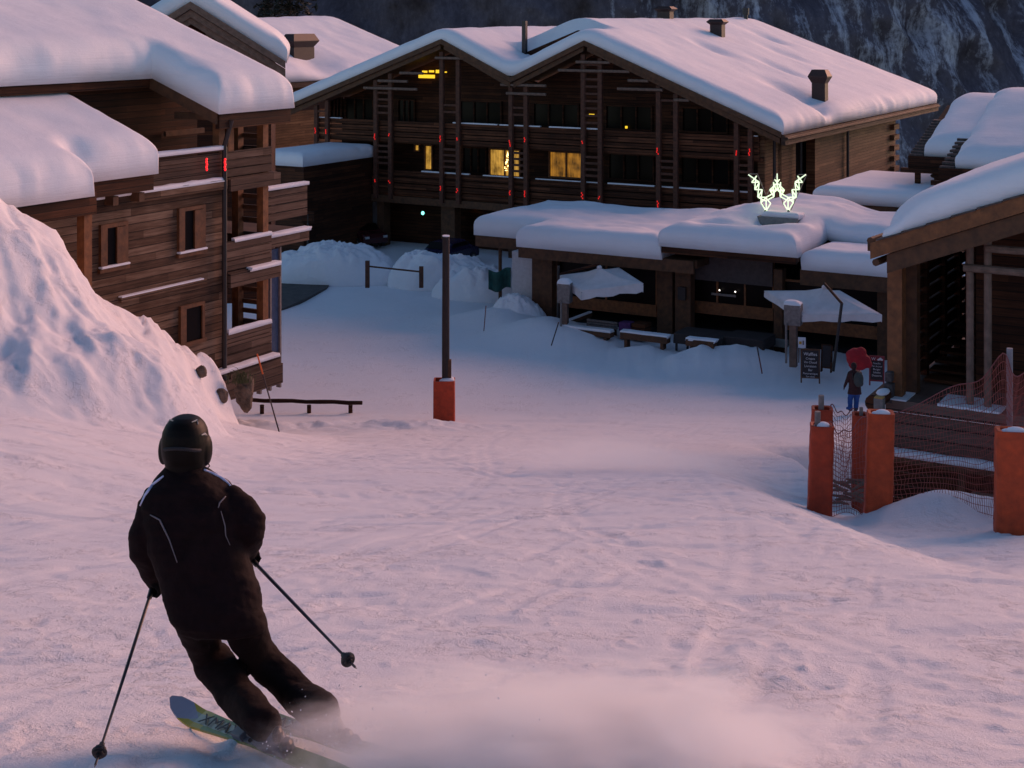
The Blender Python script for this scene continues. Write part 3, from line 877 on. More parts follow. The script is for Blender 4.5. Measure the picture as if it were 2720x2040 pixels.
    snow_sheet(fr, "rail_snow", root, [(-.7, .5), (-.45, .5), (-.45, 2.7), (-.7, 2.7)], lambda x, y: -5.66+0*x, .07, .15, .2, 9, .2, ())
    snow_sheet(fr, "ledge_snow", root, [(-.75, .4), (-.42, .4), (-.42, 2.75), (-.75, 2.75)], lambda x, y: -7.2+0*x, .06, .15, .2, 10, .05, ())
    m = MB(); m.box(-.75, -.68, .4, 1.35, -12.2, -7.7)
    po = B(m, "porch_glazing", m_plain("blue_glass", (.06, .08, .14), .2, .2))
    m = MB()
    for s in (.35, .85, 1.35): m.box(-.78, -.62, s, s+.08, -12.3, -7.65)
    B(m, "porch_frame", W_GREY, parent=po)
left_chalet()

# ------------------------------------------------------------------ chalets behind on the left
def back_chalets():
    fr = FC
    root = fr.root("gabled_chalet", "small brown gable with snow on its roof peeping over the left chalet", "chalet")
    sl = .64
    h = lambda t, s: .55-sl*np.abs(t)
    g = lambda t: float(h(np.array(t), 0))
    m = MB()
    m.slab([(-6, -.4, g(6)), (0, -.4, g(0)), (0, 10, g(0)), (-6, 10, g(6))], .25); m.slab([(0, -.4, g(0)), (3.75, -.4, g(3.75)), (3.75, 10, g(3.75)), (0, 10, g(0))], .25)
    m.build("roof", W_BEAM, root, fr.oz)
    m = MB()
    for s in (-1, 1):
        e = 3.8*s if s > 0 else -6
        for k, (dz, y) in enumerate(((0, -.6), (.33, -.45), (.62, -.3))):
            m.prism([(0, g(0)-dz), (e, g(e)-dz), (e, g(e)-dz-.30), (0, g(0)-dz-.30)], y, y+.16)
    m.build("verge_board", W_PALE, root, fr.oz)
    m = MB(); m.prism([(-5.5, -12), (3.2, -12), (3.2, g(3.2)-.3), (0, g(0)-.3), (-5.5, g(5.5)-.3)], .9, 1.2); m.box(3.0, 3.2, 1.2, 9.5, -12, g(3.2)-.3)
    m.build("wall", W_DARK, root, fr.oz)
    MB().box(.55, .8, .3, .6, -4, -.15).build("king_post", W_PALE, root, fr.oz)
    snow_sheet(fr, "roof_snow", root, [(-6.1, -.5), (3.85, -.5), (3.85, 10), (-6.1, 10)], avg(h, .4), .85, .7, .25, 11, .08)
    fr = FD
    root = fr.root("chimney_chalet", "brown chalet behind the twin gables with a broad chimney on its snowy roof", "chalet")
    hd = lambda t, s: -.85-.36*np.maximum(t+10.4, -(t+10.4)*1.0)
    g = lambda t: float(hd(np.array(t), 0))
    m = MB(); m.slab([(-10.4, -12, g(-10.4)), (.2, -12, g(.2)), (.2, 19.2, g(.2)), (-10.4, 19.2, g(-10.4))], .3)
    m.slab([(-20, -12, g(-20)), (-10.4, -12, g(-10.4)), (-10.4, 19.2, g(-10.4)), (-20, 19.2, g(-20))], .3)
    m.build("roof", W_BEAM, root, fr.oz)
    MB().box(.1, .32, -12, 19.2, g(.2)-.55, g(.2)-.05).build("eave_board", W_RAIL, root, fr.oz)
    MB().box(-1.2, -.8, -11, 18, -14.8, g(-.8)-.25).build("wall", W_SIDE, root, fr.oz)
    t, s, z = fr_hit2(fr, 797, 152, lambda t, s: hd(t, s)+.7)
    snow_sheet(fr, "roof_snow", root, [(-20, -12.2), (.4, -12.2), (.4, 19.4), (-20, 19.4)], avg(hd, 1.3), .95, 1.0, .4, 12, .2,
               ((t+1.5, s, .55, 1.2, 2.0), (t+3.5, s, .25, 2.0, 3.0)))
    m = MB(); w, d = 1.22, .8
    z -= .25
    m.box(t-d/2, t+d/2, s-w, s+w, z-.8, z+1.0)
    def ring(a, b, zz): return [(t-b, s-a, zz), (t+b, s-a, zz), (t+b, s+a, zz), (t-b, s+a, zz)]
    m.loft([ring(w*.92, d*.45, z+.95), ring(w*1.25, d*.8, z+1.45), ring(w*1.25, d*.8, z+1.5), ring(w*1.0, d*.5, z+2.0)])
    m.build("chimney", CHIM, root, fr.oz)
    # low snow-covered roof in front of it
    an = Frame(*wp(722, 400, 88).xy, -14.5)
    root = an.root("low_annex", "low grey flat-roofed annex under snow beside the twin gabled chalet", "annex")
    MB().box(-1, 2.4, 0, 7, -14.8, -8.9).build("wall", W_DARK, root, an.oz)
    snow_sheet(an, "roof_snow", root, [(-1.2, -.2), (2.5, -.2), (2.5, 7.2), (-1.2, 7.2)], lambda t, s: -8.9+0*t, .75, .5, .3, 13, .1)
def fr_hit2(fr, px, py, hfun):
    for d in np.arange(60, 170, .1):
        w = wp(px, py, d); dx, dy = w.x-fr.ox, w.y-fr.oy
        t, s = fr.c*dx-fr.n*dy, fr.n*dx+fr.c*dy
        if t < 1 and w.z <= hfun(t, s): return t, s, w.z
    return -5, 10, -2
back_chalets()

# ------------------------------------------------------------------ low restaurant
def restaurant():
    fr = FR
    root = fr.root("low_restaurant", "low timber restaurant with thick snow on its flat roof carrying a lit sign", "restaurant")
    B = lambda mb, n, m, **k: mb.build(n, m, k.pop('parent', root), fr.oz, **k)
    T = lambda px, s=0.0: fr.F(px, 700, s)[0]
    # roof levels
    tl, za = fr.F(1380, 652, -1.2); tr, zb = fr.F(1762, 683, -1.2); z1 = (za+zb)/2
    t3, zc = fr.F(1762, 650, -1.4); t4, zd = fr.F(2118, 678, -1.4); z2 = (zc+zd)/2
    t5, ze = fr.F(2112, 709, -1.0); t6, zf = fr.F(2380, 733, -1.0); z3 = (ze+zf)/2
    tw = fr.F(1270, 640, 1.0)[0]
    te = t6+4
    # decks and fascias
    m = MB(); m.box(tl, tr+1.6, -1.15, 8, z1-.35, z1-.01); m.box(tw, tl, 1.0, 8, z1-.5, z1-.05)
    m.box(t3, t4, -1.35, 8, z2-.3, z2-.01); m.box(t4, te, -.95, 6, z3-.3, z3-.01)
    B(m, "roof", W_BEAM)
    m = MB(); m.box(tl, tr+1.5, -1.32, -1.17, z1-.58, z1-.02); m.box(tw-.05, tl-.01, .82, .98, z1-.62, z1-.08)
    MB().tube([(tw+1.1, 1.3, -14.8), (tw+1.1, 1.3, z1-.6)], .09, 8).build("eave_post", W_BEAM, root, fr.oz); B(m, "fascia", W_BEAM)
    B(MB().box(t3-.02, t4, -1.55, -1.37, z2-.36, z2-.02), "fascia", W_DARK)
    B(MB().box(t4+.02, te, -1.12, -.97, z3-.72, z3-.05), "fascia", W_BEAM)
    # piers, plinth, glazing
    for a, b, y in ((1413, 1466, -.5), (1466, 1482, -.1), (1745, 1786, -.3), (1793, 1834, -.45), (2055, 2078, -.3), (2330, 2380, -.2)):
        B(MB().box(T(a, y), T(b, y), y, y+.5, -14.8, z1-.36 if b < 2000 else z3-.3), "pier", W_BEAM)
    B(MB().box(T(1360), T(1413), .0, 5, -14.8, z1-.55), "plaster_wall", PLAST)
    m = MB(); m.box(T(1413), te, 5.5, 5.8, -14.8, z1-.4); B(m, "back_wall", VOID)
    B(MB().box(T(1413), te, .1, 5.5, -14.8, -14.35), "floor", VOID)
    def glaze(a, b, zlo, zhi, bars, y=.1):
        t0, t1 = T(a, y), T(b, y)
        mm = MB(); w = .09
        for k in range(bars+2):
            c = t0+(t1-t0)*k/(bars+1); mm.box(c-w/2, c+w/2, y-.06, y+.06, zlo, zhi)
        mm.box(t0, t1, y-.07, y+.07, zlo-.55, zlo); mm.box(t0, t1, y-.06, y+.06, zhi-.1, zhi)
        o = B(mm, "window", W_WARM)
        B(MB().box(t0, t1, y-.01, y+.01, zlo, zhi-.1), "pane", GLASS, parent=o)
    glaze(1482, 1745, -13.3, z1-.45, 1); glaze(1834, 2055, -13.0, z2-.4, 2, .6); glaze(2078, 2345, -13.2, z3-.75, 1, .1)
    # grey panel stands in for the ceiling seen through the tall glazing, tiny spots
    B(MB().box(T(1836, .3), T(2053, .3), .25, .3, z2-1.75, z2-.42), "ceiling_panel", m_plain("grey_ceiling", (.075, .058, .058), .9, .2))
    m = MB()
    for px, py in ((1911, 771), (1953, 775)):
        t, z = fr.F(px, py, .4); m.ell((t, .4, z), .035, .03, .035, 8, 5)
    B(m, "spot_light", m_emit("white_spot", (1, .9, .8), 3.0))
    t0, z0 = fr.F(1890, 783, .45); t1, _ = fr.F(1955, 783, .45)
    B(MB().box(t0, t1, .42, .46, z0, z0+.10), "counter_edge", W_GREY)
    t0, za_ = fr.F(1803, 761, -.5); t1, zb_ = fr.F(1823, 797, -.5)
    B(MB().box(t0, t1, -.62, -.47, zb_, za_), "loudspeaker", BLACK)
    # snow on the three roof levels
    snow_sheet(fr, "roof_snow", root, [(tw-.1, .75), (tl-.05, .75), (tl-.05, -1.42), (tr+.02, -1.42), (tr+.02, 8.2), (tw-.1, 8.2)], lambda t, s: z1+0*t, 1.0, .75, .25, 14, .34)
    ts, zs = fr.F(2077, 578, 1.6)
    snow_sheet(fr, "roof_snow", root, [(t3-.12, -1.62), (t4+.1, -1.62), (t4+.1, 2.4), (t4+3.6, 2.4), (t4+3.6, 8.2), (t3-.12, 8.2)],
               lambda t, s: z2+.55*sstep(.3, 3.2, s)*sstep(t3, t3+3.2, t)*(1-.9*sstep(ts+.6, t4+1.2, t))+0*t, .90, .8, .22, 15, .34,
               ((ts, .75, .85, .75, .55), (ts-1.6, 2.2, -.22, .9, .8), (ts+1.7, .6, -.25, 1.1, .7), (ts-2.2, -.2, .22, 1.3, .35), (t4-1.2, .2, -.2, .8, .6)))
    snow_sheet(fr, "roof_snow", root, [(t4+.12, -1.2), (te, -1.2), (te, 2.2), (t4+.12, 2.2)], lambda t, s: z3+0*t, .85, .7, .22, 16, .2)
    # sign: concrete plinth, dark back plates, glowing tubes in the shape of a W
    sg = thing("letter_sign", "glowing pale green letter W of neon truss tubes on the restaurant roof", "sign", fr.W(ts, 1.6, zs-.55), -R(fr.a))
    m = MB(); m.prism([(-.95, .62), (.95, .62), (.35, -.75), (-.35, -.75)], -.62, .35); m.build("plinth", CONC, sg)
    snow_sheet(Frame(0, 0, 0), "plinth_snow", sg, [(-.8, -.5), (.95, -.5), (.95, .35), (-.8, .35)], lambda t, s: .63+0*t, .22, .25, .12, 17, .06)
    segs = [(280,250,400,335),(440,275,345,400),(440,275,405,335),(345,400,490,400),(400,335,490,395),(410,330,425,400),(415,405,405,540),(490,410,475,540),(490,410,410,540),
            (405,540,550,545),(475,545,465,685),(550,545,530,690),(550,550,470,685),(465,690,620,695),(465,690,600,760),(530,700,525,800),(525,800,615,710),(620,700,715,815),
            (530,730,640,770),(525,800,610,935),(625,740,630,945),(715,815,640,935),(590,945,645,955),(610,930,600,955),
            (625,695,745,630),(655,745,780,680),(745,630,780,680),(745,630,700,555),(780,680,785,600),(700,550,845,410),(775,400,770,600),(770,400,825,555),(700,555,825,555),(825,560,745,628),(795,345,845,410),(720,600,775,520)]
    mid = [(843,230,843,560)]
    def pt(x, y):
        px, py = 1950+x*.13562, 430+y*.13562
        t, z = fr.F(px, py, 1.45); return Vector((t-ts, 1.45-1.6, z-(zs-.55)))
    m = MB()
    for a in segs:
        p, q = pt(*a[:2]), pt(*a[2:]); m.tube([p, q], .028, 8)
        p, q = pt(1683-a[0], a[1]), pt(1683-a[2], a[3]); m.tube([p, q], .028, 8)
    for a in mid: m.tube([pt(*a[:2]), pt(*a[2:])], .028, 8)
    m.build("letter_tubes", m_emit("green_white_neon", (.84, 1.0, .66), .95), sg)
    m = MB()
    for a, b in (((270, 240), (440, 240)), ((440, 250), (600, 640)), ((835, 215), (625, 640)), ((1243, 250), (1405, 250)), ((1230, 300), (1095, 640)), ((905, 700), (950, 860)), ((270, 245), (600, 960)), ((1405, 255), (1090, 960))):
        p, q = pt(*a), pt(*b); p.y += .12; q.y += .12; m.tube([p, q], .022, 6)
    for x in (615, 1065): p, q = pt(x, 940), pt(x, 1045); m.tube([p, q], .06, 8)
    m.build("steel_frame", W_GREY, sg)
restaurant()

# ------------------------------------------------------------------ hut at the right with its board platform
def hut():
    fr = FH
    root = fr.root("porch_hut", "open timber hut on a board platform at the right, thick snow on its roof", "hut")
    B = lambda mb, n, m, **k: mb.build(n, m, k.pop('parent', root), fr.oz, **k)
    ta, za = fr.F(2335, 640, -.9); tb, zb = fr.F(2720, 520, -.9)
    sl = (zb-za)/(tb-ta)
    h = lambda t, s: za+sl*(t-ta)+0*s
    g = lambda t: float(h(t, 0))
    tr = 9.0
    t0 = ta-.15
    m = MB(); m.slab([(t0, -.9, g(t0)), (tr, -.9, g(tr)), (tr, 8, g(tr)), (t0, 8, g(t0))], .22); B(m, "roof", W_BEAM)
    m = MB(); m.prism([(t0, g(t0)+.02), (tr, g(tr)+.02), (tr, g(tr)-.34), (t0, g(t0)-.34)], -1.08, -.92)
    B(m, "verge_board", W_WARM)
    m = MB(); m.prism([(t0+.35, g(t0+.35)-.36), (tr, g(tr)-.36), (tr, g(tr)-.78), (t0+.35, g(t0+.35)-.78)], -.98, -.72)
    B(m, "verge_beam", W_BEAM)
    m = MB()
    for k, dz in enumerate((.06, -.14, -.42)):                   # shingle ends along the verge
        x = t0-.02+k*.06
        m.tube([(x, -1.0, g(t0)+dz), (x+.25, 1.6, g(t0)+dz+.03)], .085, 8)
    m.box(t0-.1, t0+.25, -.95, 8, g(t0)-.18, g(t0)+.06)
    B(m, "gutter_log", W_BEAM)
    m = MB()
    for q in range(14):
        t = t0+.15+q*.55; m.prism([(t, g(t)+.03), (t+.53, g(t+.53)+.01), (t+.53, g(t+.53)+.045), (t, g(t)+.07)], -1.12, .2)
    B(m, "shingles", STONE)
    snow_sheet(fr, "roof_snow", root, [(ta+.15, -1.0), (tr, -1.0), (tr, 8.2), (ta+.15, 8.2)], h, .82, .85, .2, 18, .12, ((ta+.3, -.8, .35, .45, .5),))
    # posts, beams, walls
    zd = fr.F(2383, 1052, -.1)[1]
    p = fr.F(2381, 900, -.1)[0]
    B(MB().box(p-.17, p+.17, -.25, .08, zd, g(p)-.6), "post", W_WARM)
    p2 = fr.F(2420, 900, .45)[0]
    B(MB().box(p2-.17, p2+.17, .3, .62, zd, g(p2)-.3), "post", W_BEAM)
    for px in (2577, 2624):
        q = fr.F(px, 900, -.15)[0]
        B(MB().tube([(q, -.15, zd-.1), (q, -.15, g(q)-.75)], .085, 10), "post", W_PALE)
    qa = fr.F(2560, 712, -.25)[0]; zq = fr.F(2600, 714, -.25)[1]
    B(MB().tube([(qa, -.25, zq), (qa+5, -.25, zq)], .09, 8), "cross_log", W_PALE)
    qb = fr.F(2620, 656, -.2)[0]; zq2 = fr.F(2650, 662, -.2)[1]
    B(MB().tube([(qb, -.2, zq2), (qb+5, -.2, zq2)], .09, 8), "cross_log", W_PALE)
    q = fr.F(2592, 900, 1.4)[0]
    B(MB().prism([(q, zd-.1), (tr, zd-.1), (tr, g(tr)-.25), (q, g(q)-.25)], 1.4, 1.55), "wall", W_DARK)
    B(MB().box(q, q+.15, 1.55, 6.6, zd-.1, g(q)-.25), "wall", W_DARK)
    B(MB().prism([(p, zd-.1), (tr, zd-.1), (tr, g(tr)-.25), (p, g(p)-.25)], 6.7, 6.9), "back_wall", W_DARK)
    # slatted side wall with gaps, uprights
    m = MB()
    x = p-.02
    zz = zd+.12
    while zz < g(p)-.75:
        m.box(x-.05, x+.05, .6, 6.6, zz, zz+.27); zz += .335
    for s in (2.2, 4.0, 5.6): m.box(x-.02, x+.14, s, s+.22, zd, g(p)-.3)
    B(m, "slat_wall", W_DARK)
    m = MB()
    for k in range(7):                                            # stair boards inside
        m.box(p+.25, q-.1, 1.4+.5*k, 1.9+.5*k, zd+.05+.12*k, zd+.12+.12*k)
    B(m, "stairs", W_DARK)
    for px, py in ((2376, 1010), (2396, 815)):
        pass
    m = MB(); a = fr.F(2364, 1000, -.3)[0]
    for k, (w, hh) in enumerate(((.18, .24), (.2, .2), (.16, .22))):
        m.box(a-w/2, a+w/2, -.46, -.22, zd-.1+.24*k, zd-.1+.24*k+hh)
    B(m, "stone_pier", STONE, bevel=.02)
    # platform: deck edge, boards, snowy ledge, dark cribbing below
    z1 = (fr.F(2352, 1062, -.45)[1]+fr.F(2700, 1102, -.45)[1])/2
    te = tr
    tl = fr.F(2352, 1062, -.45)[0]
    B(MB().box(tl, te, -.45, 7, z1-.26, z1), "deck", W_SKIRT)
    z2 = (fr.F(2365, 1194, -.5)[1]+fr.F(2640, 1244, -.5)[1])/2
    m = MB(); n = 3; hh = (z1-.30-z2)/n
    for k in range(n): m.box(tl-.05, te, -.4, -.32, z2+k*hh+.003, z2+(k+1)*hh-.003)
    B(m, "skirt_boards", W_SKIRT)
    B(MB().box(tl-.1, te, -.62, -.3, z2-.20, z2-.012), "ledge_beam", W_BEAM)
    snow_sheet(fr, "ledge_snow", root, [(tl-.1, -.64), (te, -.64), (te, -.40), (tl-.1, -.40)], lambda t, s: z2+0*t, .10, .1, .25, 19, .04)
    m = MB(); x = tl+.05
    while x < tl+2.0:
        w = random.uniform(.4, .9); m.box(x, min(x+w, tl+2.1), -.50, .5, z1+.004, z1+random.uniform(.03, .07)); x += w+random.choice((.05, .7))
    for a, b in ((2540, 2560), (2590, 2660)):
        m.box(fr.F(a, 1085, -.4)[0], fr.F(b, 1085, -.4)[0], -.52, .1, z1+.004, z1+.05)
    B(m, "deck_snow", SNOW)
    m = MB()
    zz = z2-.24
    while zz > z2-2.4:
        m.box(tl+.1, te, -.2, -.1, zz-.27, zz); zz -= .3
    B(m, "crib_wall", W_DARK)
    for px in (2556,):
        q_ = fr.F(px, 1300, -.25)[0]; B(MB().box(q_-.08, q_+.08, -.34, -.21, z2-2.4, z2-.2), "post", W_BEAM)
    a, z = fr.F(2580, 1310, -.5)[0], fr.F(2600, 1310, -.5)[1]
    B(MB().box(a, a+.75, -.75, -.4, z-1.2, z), "meter_box", m_plain("beige_panel", (.23, .15, .11), .8, .15), bevel=.02)
hut()

# ------------------------------------------------------------------ roofs at the far right, low annex
def right_roofs():
    for fr, name, lab, seed, ridge, wid in ((FE, "shingled_chalet", "farther of two right-hand chalets with snow between stepped stone shingle verges", 20, 7.2, 7.0),
                                      (FF, "shingled_chalet", "nearer of two right-hand chalets, snow sliding past a stepped stone verge", 21, 9.2, 9.0)):
        root = fr.root(name, lab, "chalet")
        z0 = -7.15 if fr is FE else -7.35
        sl = .30
        h = lambda t, s: np.where(s < ridge, z0+sl*s, z0+sl*(2*ridge-s))
        g = lambda s: float(h(0, np.array(s)))
        m = MB()
        m.slab([(-.3, -.2, g(-.2)), (wid, -.2, g(-.2)), (wid, ridge, g(ridge)), (-.3, ridge, g(ridge))], .25)
        m.slab([(-.3, ridge, g(ridge)), (wid, ridge, g(ridge)), (wid, 2*ridge, g(2*ridge)), (-.3, 2*ridge, g(2*ridge))], .25)
        m.build("roof", W_DARK, root, fr.oz)
        m = MB(); n = 13
        for k in range(n):
            s = -.3+k*(ridge*.72)/n
            m.box(-.45, .25, s, s+.62, g(s)+.03, g(s)+.15)
        m.build("verge_shingles", STONE, root, fr.oz)
        m = MB(); m.box(-.45, wid, -.45, -.22, z0-.62, z0-.02); m.box(-.8, wid, -.6, -.3, z0-.86, z0-.63)
        m.box(-.1, .15, -.5, -.25, z0-1.5, z0-.87); m.box(2.4, 2.65, -.5, -.25, z0-1.5, z0-.87)
        m.ell((1.15, -.4, z0-.98), .5, .12, .16, 10, 6)
        m.build("eave_beam", W_DARK, root, fr.oz)
        MB().box(.6, wid-.3, .6, 2*ridge-.6, -15, z0-.12).build("wall", W_DARK, root, fr.oz)
        snow_sheet(fr, "roof_snow", root, [(.28, -.15), (wid, -.15), (wid, 2*ridge), (.28, 2*ridge)], lambda t, s: sum(h(t, s+k) for k in (-1.2, -.6, 0, .6, 1.2))/5, .95, .9, .3, seed, .12)
        if fr is FE:
            MB().box(4.2, 5.6, ridge-.2, ridge+.4, g(ridge)-.2, g(ridge)+1.05).build("chimney", CHIM, root, fr.oz)
    fr = FG
    root = fr.root("low_annex", "low flat-roofed annex with a smooth pink snow cover right of the twin gabled chalet", "annex")
    z = -9.35
    m = MB(); m.box(-.3, 9, 0, 8.5, -14.8, z-.02); m.build("wall", W_DARK, root, fr.oz)
    MB().box(-.4, 9.1, -.12, -.01, z-.5, z-.1).build("fascia", W_BEAM, root, fr.oz)
    snow_sheet(fr, "roof_snow", root, [(-.4, -.2), (9.1, -.2), (9.1, 8.6), (-.4, 8.6)], lambda t, s: z+0*t, .8, .7, .3, 22, .06)
    m = MB()
    for px, py in ((2311, 590), (2322, 596)):
        t, zz = fr.F(px, py, -.2); m.ell((t, -.2, zz), .05, .05, .09, 6, 4)
    m.build("red_light", REDL, root, fr.oz)
right_roofs()

# conifers behind the left roofs
def conifers():
    leaf = NT("needles").set(Roughness=.8)
    f = leaf.noise(leaf.coord(), .9, 3, .6)
    leaf.color(leaf.ramp(f, [(.4, (.010, .014, .010)), (.62, (.03, .035, .028)), (.74, (.32, .32, .38))]))
    bark = m_plain("bark", (.03, .02, .016), .9, .3)
    spec = [(705, 150, 25, "broad dark conifer, leftmost of the trees above the chimney roof"), (765, 140, 27, "dark conifer with snow on its boughs above the broad chimney"), (850, 158, 22, "dark conifer, rightmost of the trees above the chimney roof")]
    for i, (px, Y, H, lab) in enumerate(spec):
        x = (px-HX)/FPX*Y; zb = gz(x, Y)-.5
        rt = thing("conifer", lab, "tree", (x, Y, zb), 0, "conifers behind the left roofs")
        m = MB(); m.tube([(0, 0, 0), (.1, 0, H*.5), (0, .1, H)], [.38, .24, .03], 8); 
        rr = random.Random(i+3)
        fl = MB()
        z = 1.0
        while z < H-.4:
            L = (1-z/H)*H*.23+.5; n = rr.randint(5, 8); a0 = rr.random()*6
            for k in range(n):
                a = a0+k*6.283/n+rr.uniform(-.3, .3); l = L*rr.uniform(.7, 1.1); droop = rr.uniform(.15, .4)
                e = Vector((math.cos(a), math.sin(a), -droop)); sd_ = Vector((-math.sin(a), math.cos(a), 0))
                m.tube([(0, 0, z), tuple(e*l*.9+Vector((0, 0, z)))], [.05, .015], 4)
                for q in range(int(16*l/2)+6):
                    u = rr.uniform(.12, 1); c = e*l*u+Vector((0, 0, z-.25*u*u)); w = (1.05-u)*.55*l*.5+.12
                    c += sd_*rr.uniform(-w, w); c.z += rr.uniform(-.15, .1)
                    s_ = rr.uniform(.16, .34); dv = Vector((rr.uniform(-1, 1), rr.uniform(-1, 1), rr.uniform(-.5, .3))).normalized()*s_*1.6; ev = dv.cross(Vector((rr.uniform(-.4, .4), rr.uniform(-.4, .4), 1))).normalized()*s_*.55
                    fl.add([c-dv, c+ev, c+dv, c-ev+Vector((0, 0, -.05))], [(0, 1, 2, 3)])
            z += rr.uniform(.45, .7)
        m.build("trunk", bark, rt); fl.build("crown", leaf.m, rt, fix=False)
conifers()

def remesh(name, mb, voxel, mats, parent, wrinkle=0.0, smooth_it=4, split=None, ws=9.0):
    me = bpy.data.meshes.new("tmp"); me.from_pydata([tuple(p) for p in mb.v], [], mb.f)
    bm = bmesh.new(); bm.from_mesh(me); bmesh.ops.recalc_face_normals(bm, faces=bm.faces); bm.to_mesh(me); bm.free()
    ob = bpy.data.objects.new("tmp", me); COL.objects.link(ob)
    md = ob.modifiers.new("r", 'REMESH'); md.mode = 'VOXEL'; md.voxel_size = voxel; md.use_smooth_shade = True
    sm = ob.modifiers.new("s", 'SMOOTH'); sm.factor = .5; sm.iterations = smooth_it
    dg = bpy.context.evaluated_depsgraph_get()
    out = bpy.data.meshes.new_from_object(ob.evaluated_get(dg))
    bpy.data.objects.remove(ob); bpy.data.meshes.remove(me)
    out.name = name
    n = len(out.vertices); co = np.empty(n*3); out.vertices.foreach_get("co", co); co = co.reshape(-1, 3)
    if wrinkle:
        no = np.empty(n*3); out.vertex_normals.foreach_get("vector", no); no = no.reshape(-1, 3)
        w = fbm(co[:, 0]*ws+co[:, 2]*ws*.5+co[:, 1]*3, co[:, 2]*ws*1.5-co[:, 0]*ws*.35+co[:, 1]*4, 60, 4, .55)
        w = w - .5*sstep(.1, .35, np.abs(vnoise(co[:, 0]*ws*.6+co[:, 2]*ws*.7, co[:, 2]*ws*1.1, 63)))*.6
        co = co+no*(w*wrinkle)[:, None]
        out.vertices.foreach_set("co", co.ravel())
    out.materials.clear()
    for m in mats: out.materials.append(m)
    if split is not None and len(mats) > 1:
        c = np.empty(len(out.polygons)*3); out.polygons.foreach_get("center", c); c = c.reshape(-1, 3)
        out.polygons.foreach_set("material_index", split(c).astype(np.int32))
    out.polygons.foreach_set("use_smooth", np.ones(len(out.polygons), bool)); out.update()
    return link_mesh(name, out, None, parent)


# ------------------------------------------------------------------ things on the slope and in the square
ORANGE = m_plain("orange_pad", (0.38, 0.038, 0.008), 0.7, 0.3, 5.0, 0.5)
ORANGE2 = m_plain("sunfaded_pad", (0.46, 0.060, 0.012), 0.7, 0.3, 5.0, 0.5)
NETM = m_plain("red_net_cord", (0.30, 0.075, 0.06), 0.8, 0.2)
SNOWB = m_snow("snow_heap", 0.5, 0.5, (0.76, 0.78, 0.84))

def rrect(cx, cy, hw, hd, r, z, n=4):
    out = []
    for sx, sy, a0 in ((1, 1, 0), (-1, 1, 90), (-1, -1, 180), (1, -1, 270)):
        for k in range(n+1):
            a = R(a0+90*k/n); out.append((cx+sx*(hw-r)+r*math.cos(a), cy+sy*(hd-r)+r*math.sin(a), z))
    return out

def padded_post(label, Y, l, r, top, bot, pl=None, pr=None, ptop=None, lean=0.0, mat=ORANGE, snow=True, depth=.17, shadow_post=True, group="padded net posts"):
    c = wp((l+r)/2, bot, Y); hw = (r-l)/2/FPX*Y; H = (bot-top)/FPX*Y
    z0 = c.z
    rt = thing("padded_post", label, "padded post", (c.x, Y, z0), R(-8), group)
    def ring(z, k=1.0, dz=0):
        x = lean*(z/H)
        return rrect(x, 0, hw*k, depth*k, .07*k, z)
    m = MB()
    rr_ = random.Random(int(l)); zs = [-.5, 0]+[H*k/14 for k in range(1, 14)]+[H]
    rings = [ring(z, (1+.06*(1-max(z, 0)/H))*(1-(.028 if k % 5 == 4 else 0)+rr_.uniform(-.012, .012))) for k, z in enumerate(zs)]
    rings += [ring(H+.012, .95), ring(H+.0, .72), ring(H-.22, .72)]
    m.loft(rings); m.build("pad", mat, rt, smooth=False)
    if pl is not None:
        a = wp(pl, ptop, Y); b = wp(pr, ptop, Y)
        cx = (a.x+b.x)/2-c.x; w = (b.x-a.x)/2
        q = MB().tube([(cx-.02, 0, -.4), (cx, 0, a.z-z0)], max(w, .035), 10).build("post", W_GREY, rt)
    if snow:
        mm = MB(); mm.ell((lean+.12*hw, -.02, H-.02), hw*.62, depth*.55, .075, 14, 8); mm.ell((lean-.35*hw, .02, H-.05), hw*.4, depth*.4, .06, 12, 8)
        mm.build("snow_cap", SNOW, rt, smooth=True)
    return rt
padded_post("orange pad round a post at the outer corner of the net, nearest to the piste", 24.0, 2146, 2207, 1128, 1374, 2164, 2180, 1093, .04)
padded_post("orange pad round a post directly behind the outermost pad of the net", 27.2, 2152, 2207, 1084, 1330, 2174, 2189, 1050, .03, snow=False)
padded_post("tall bright orange pad with a lump of snow on top, middle of the net", 24.0, 2296, 2366, 1095, 1398, mat=ORANGE2, lean=.05)
padded_post("dull red pad half hidden behind the tall bright orange pad", 27.0, 2264, 2304, 1100, 1335, 2283, 2292, 1082, 0, snow=False)
padded_post("broad orange pad with a snow crust at the right end of the net", 22.2, 2646, 2738, 1142, 1418, mat=ORANGE2, lean=.0)

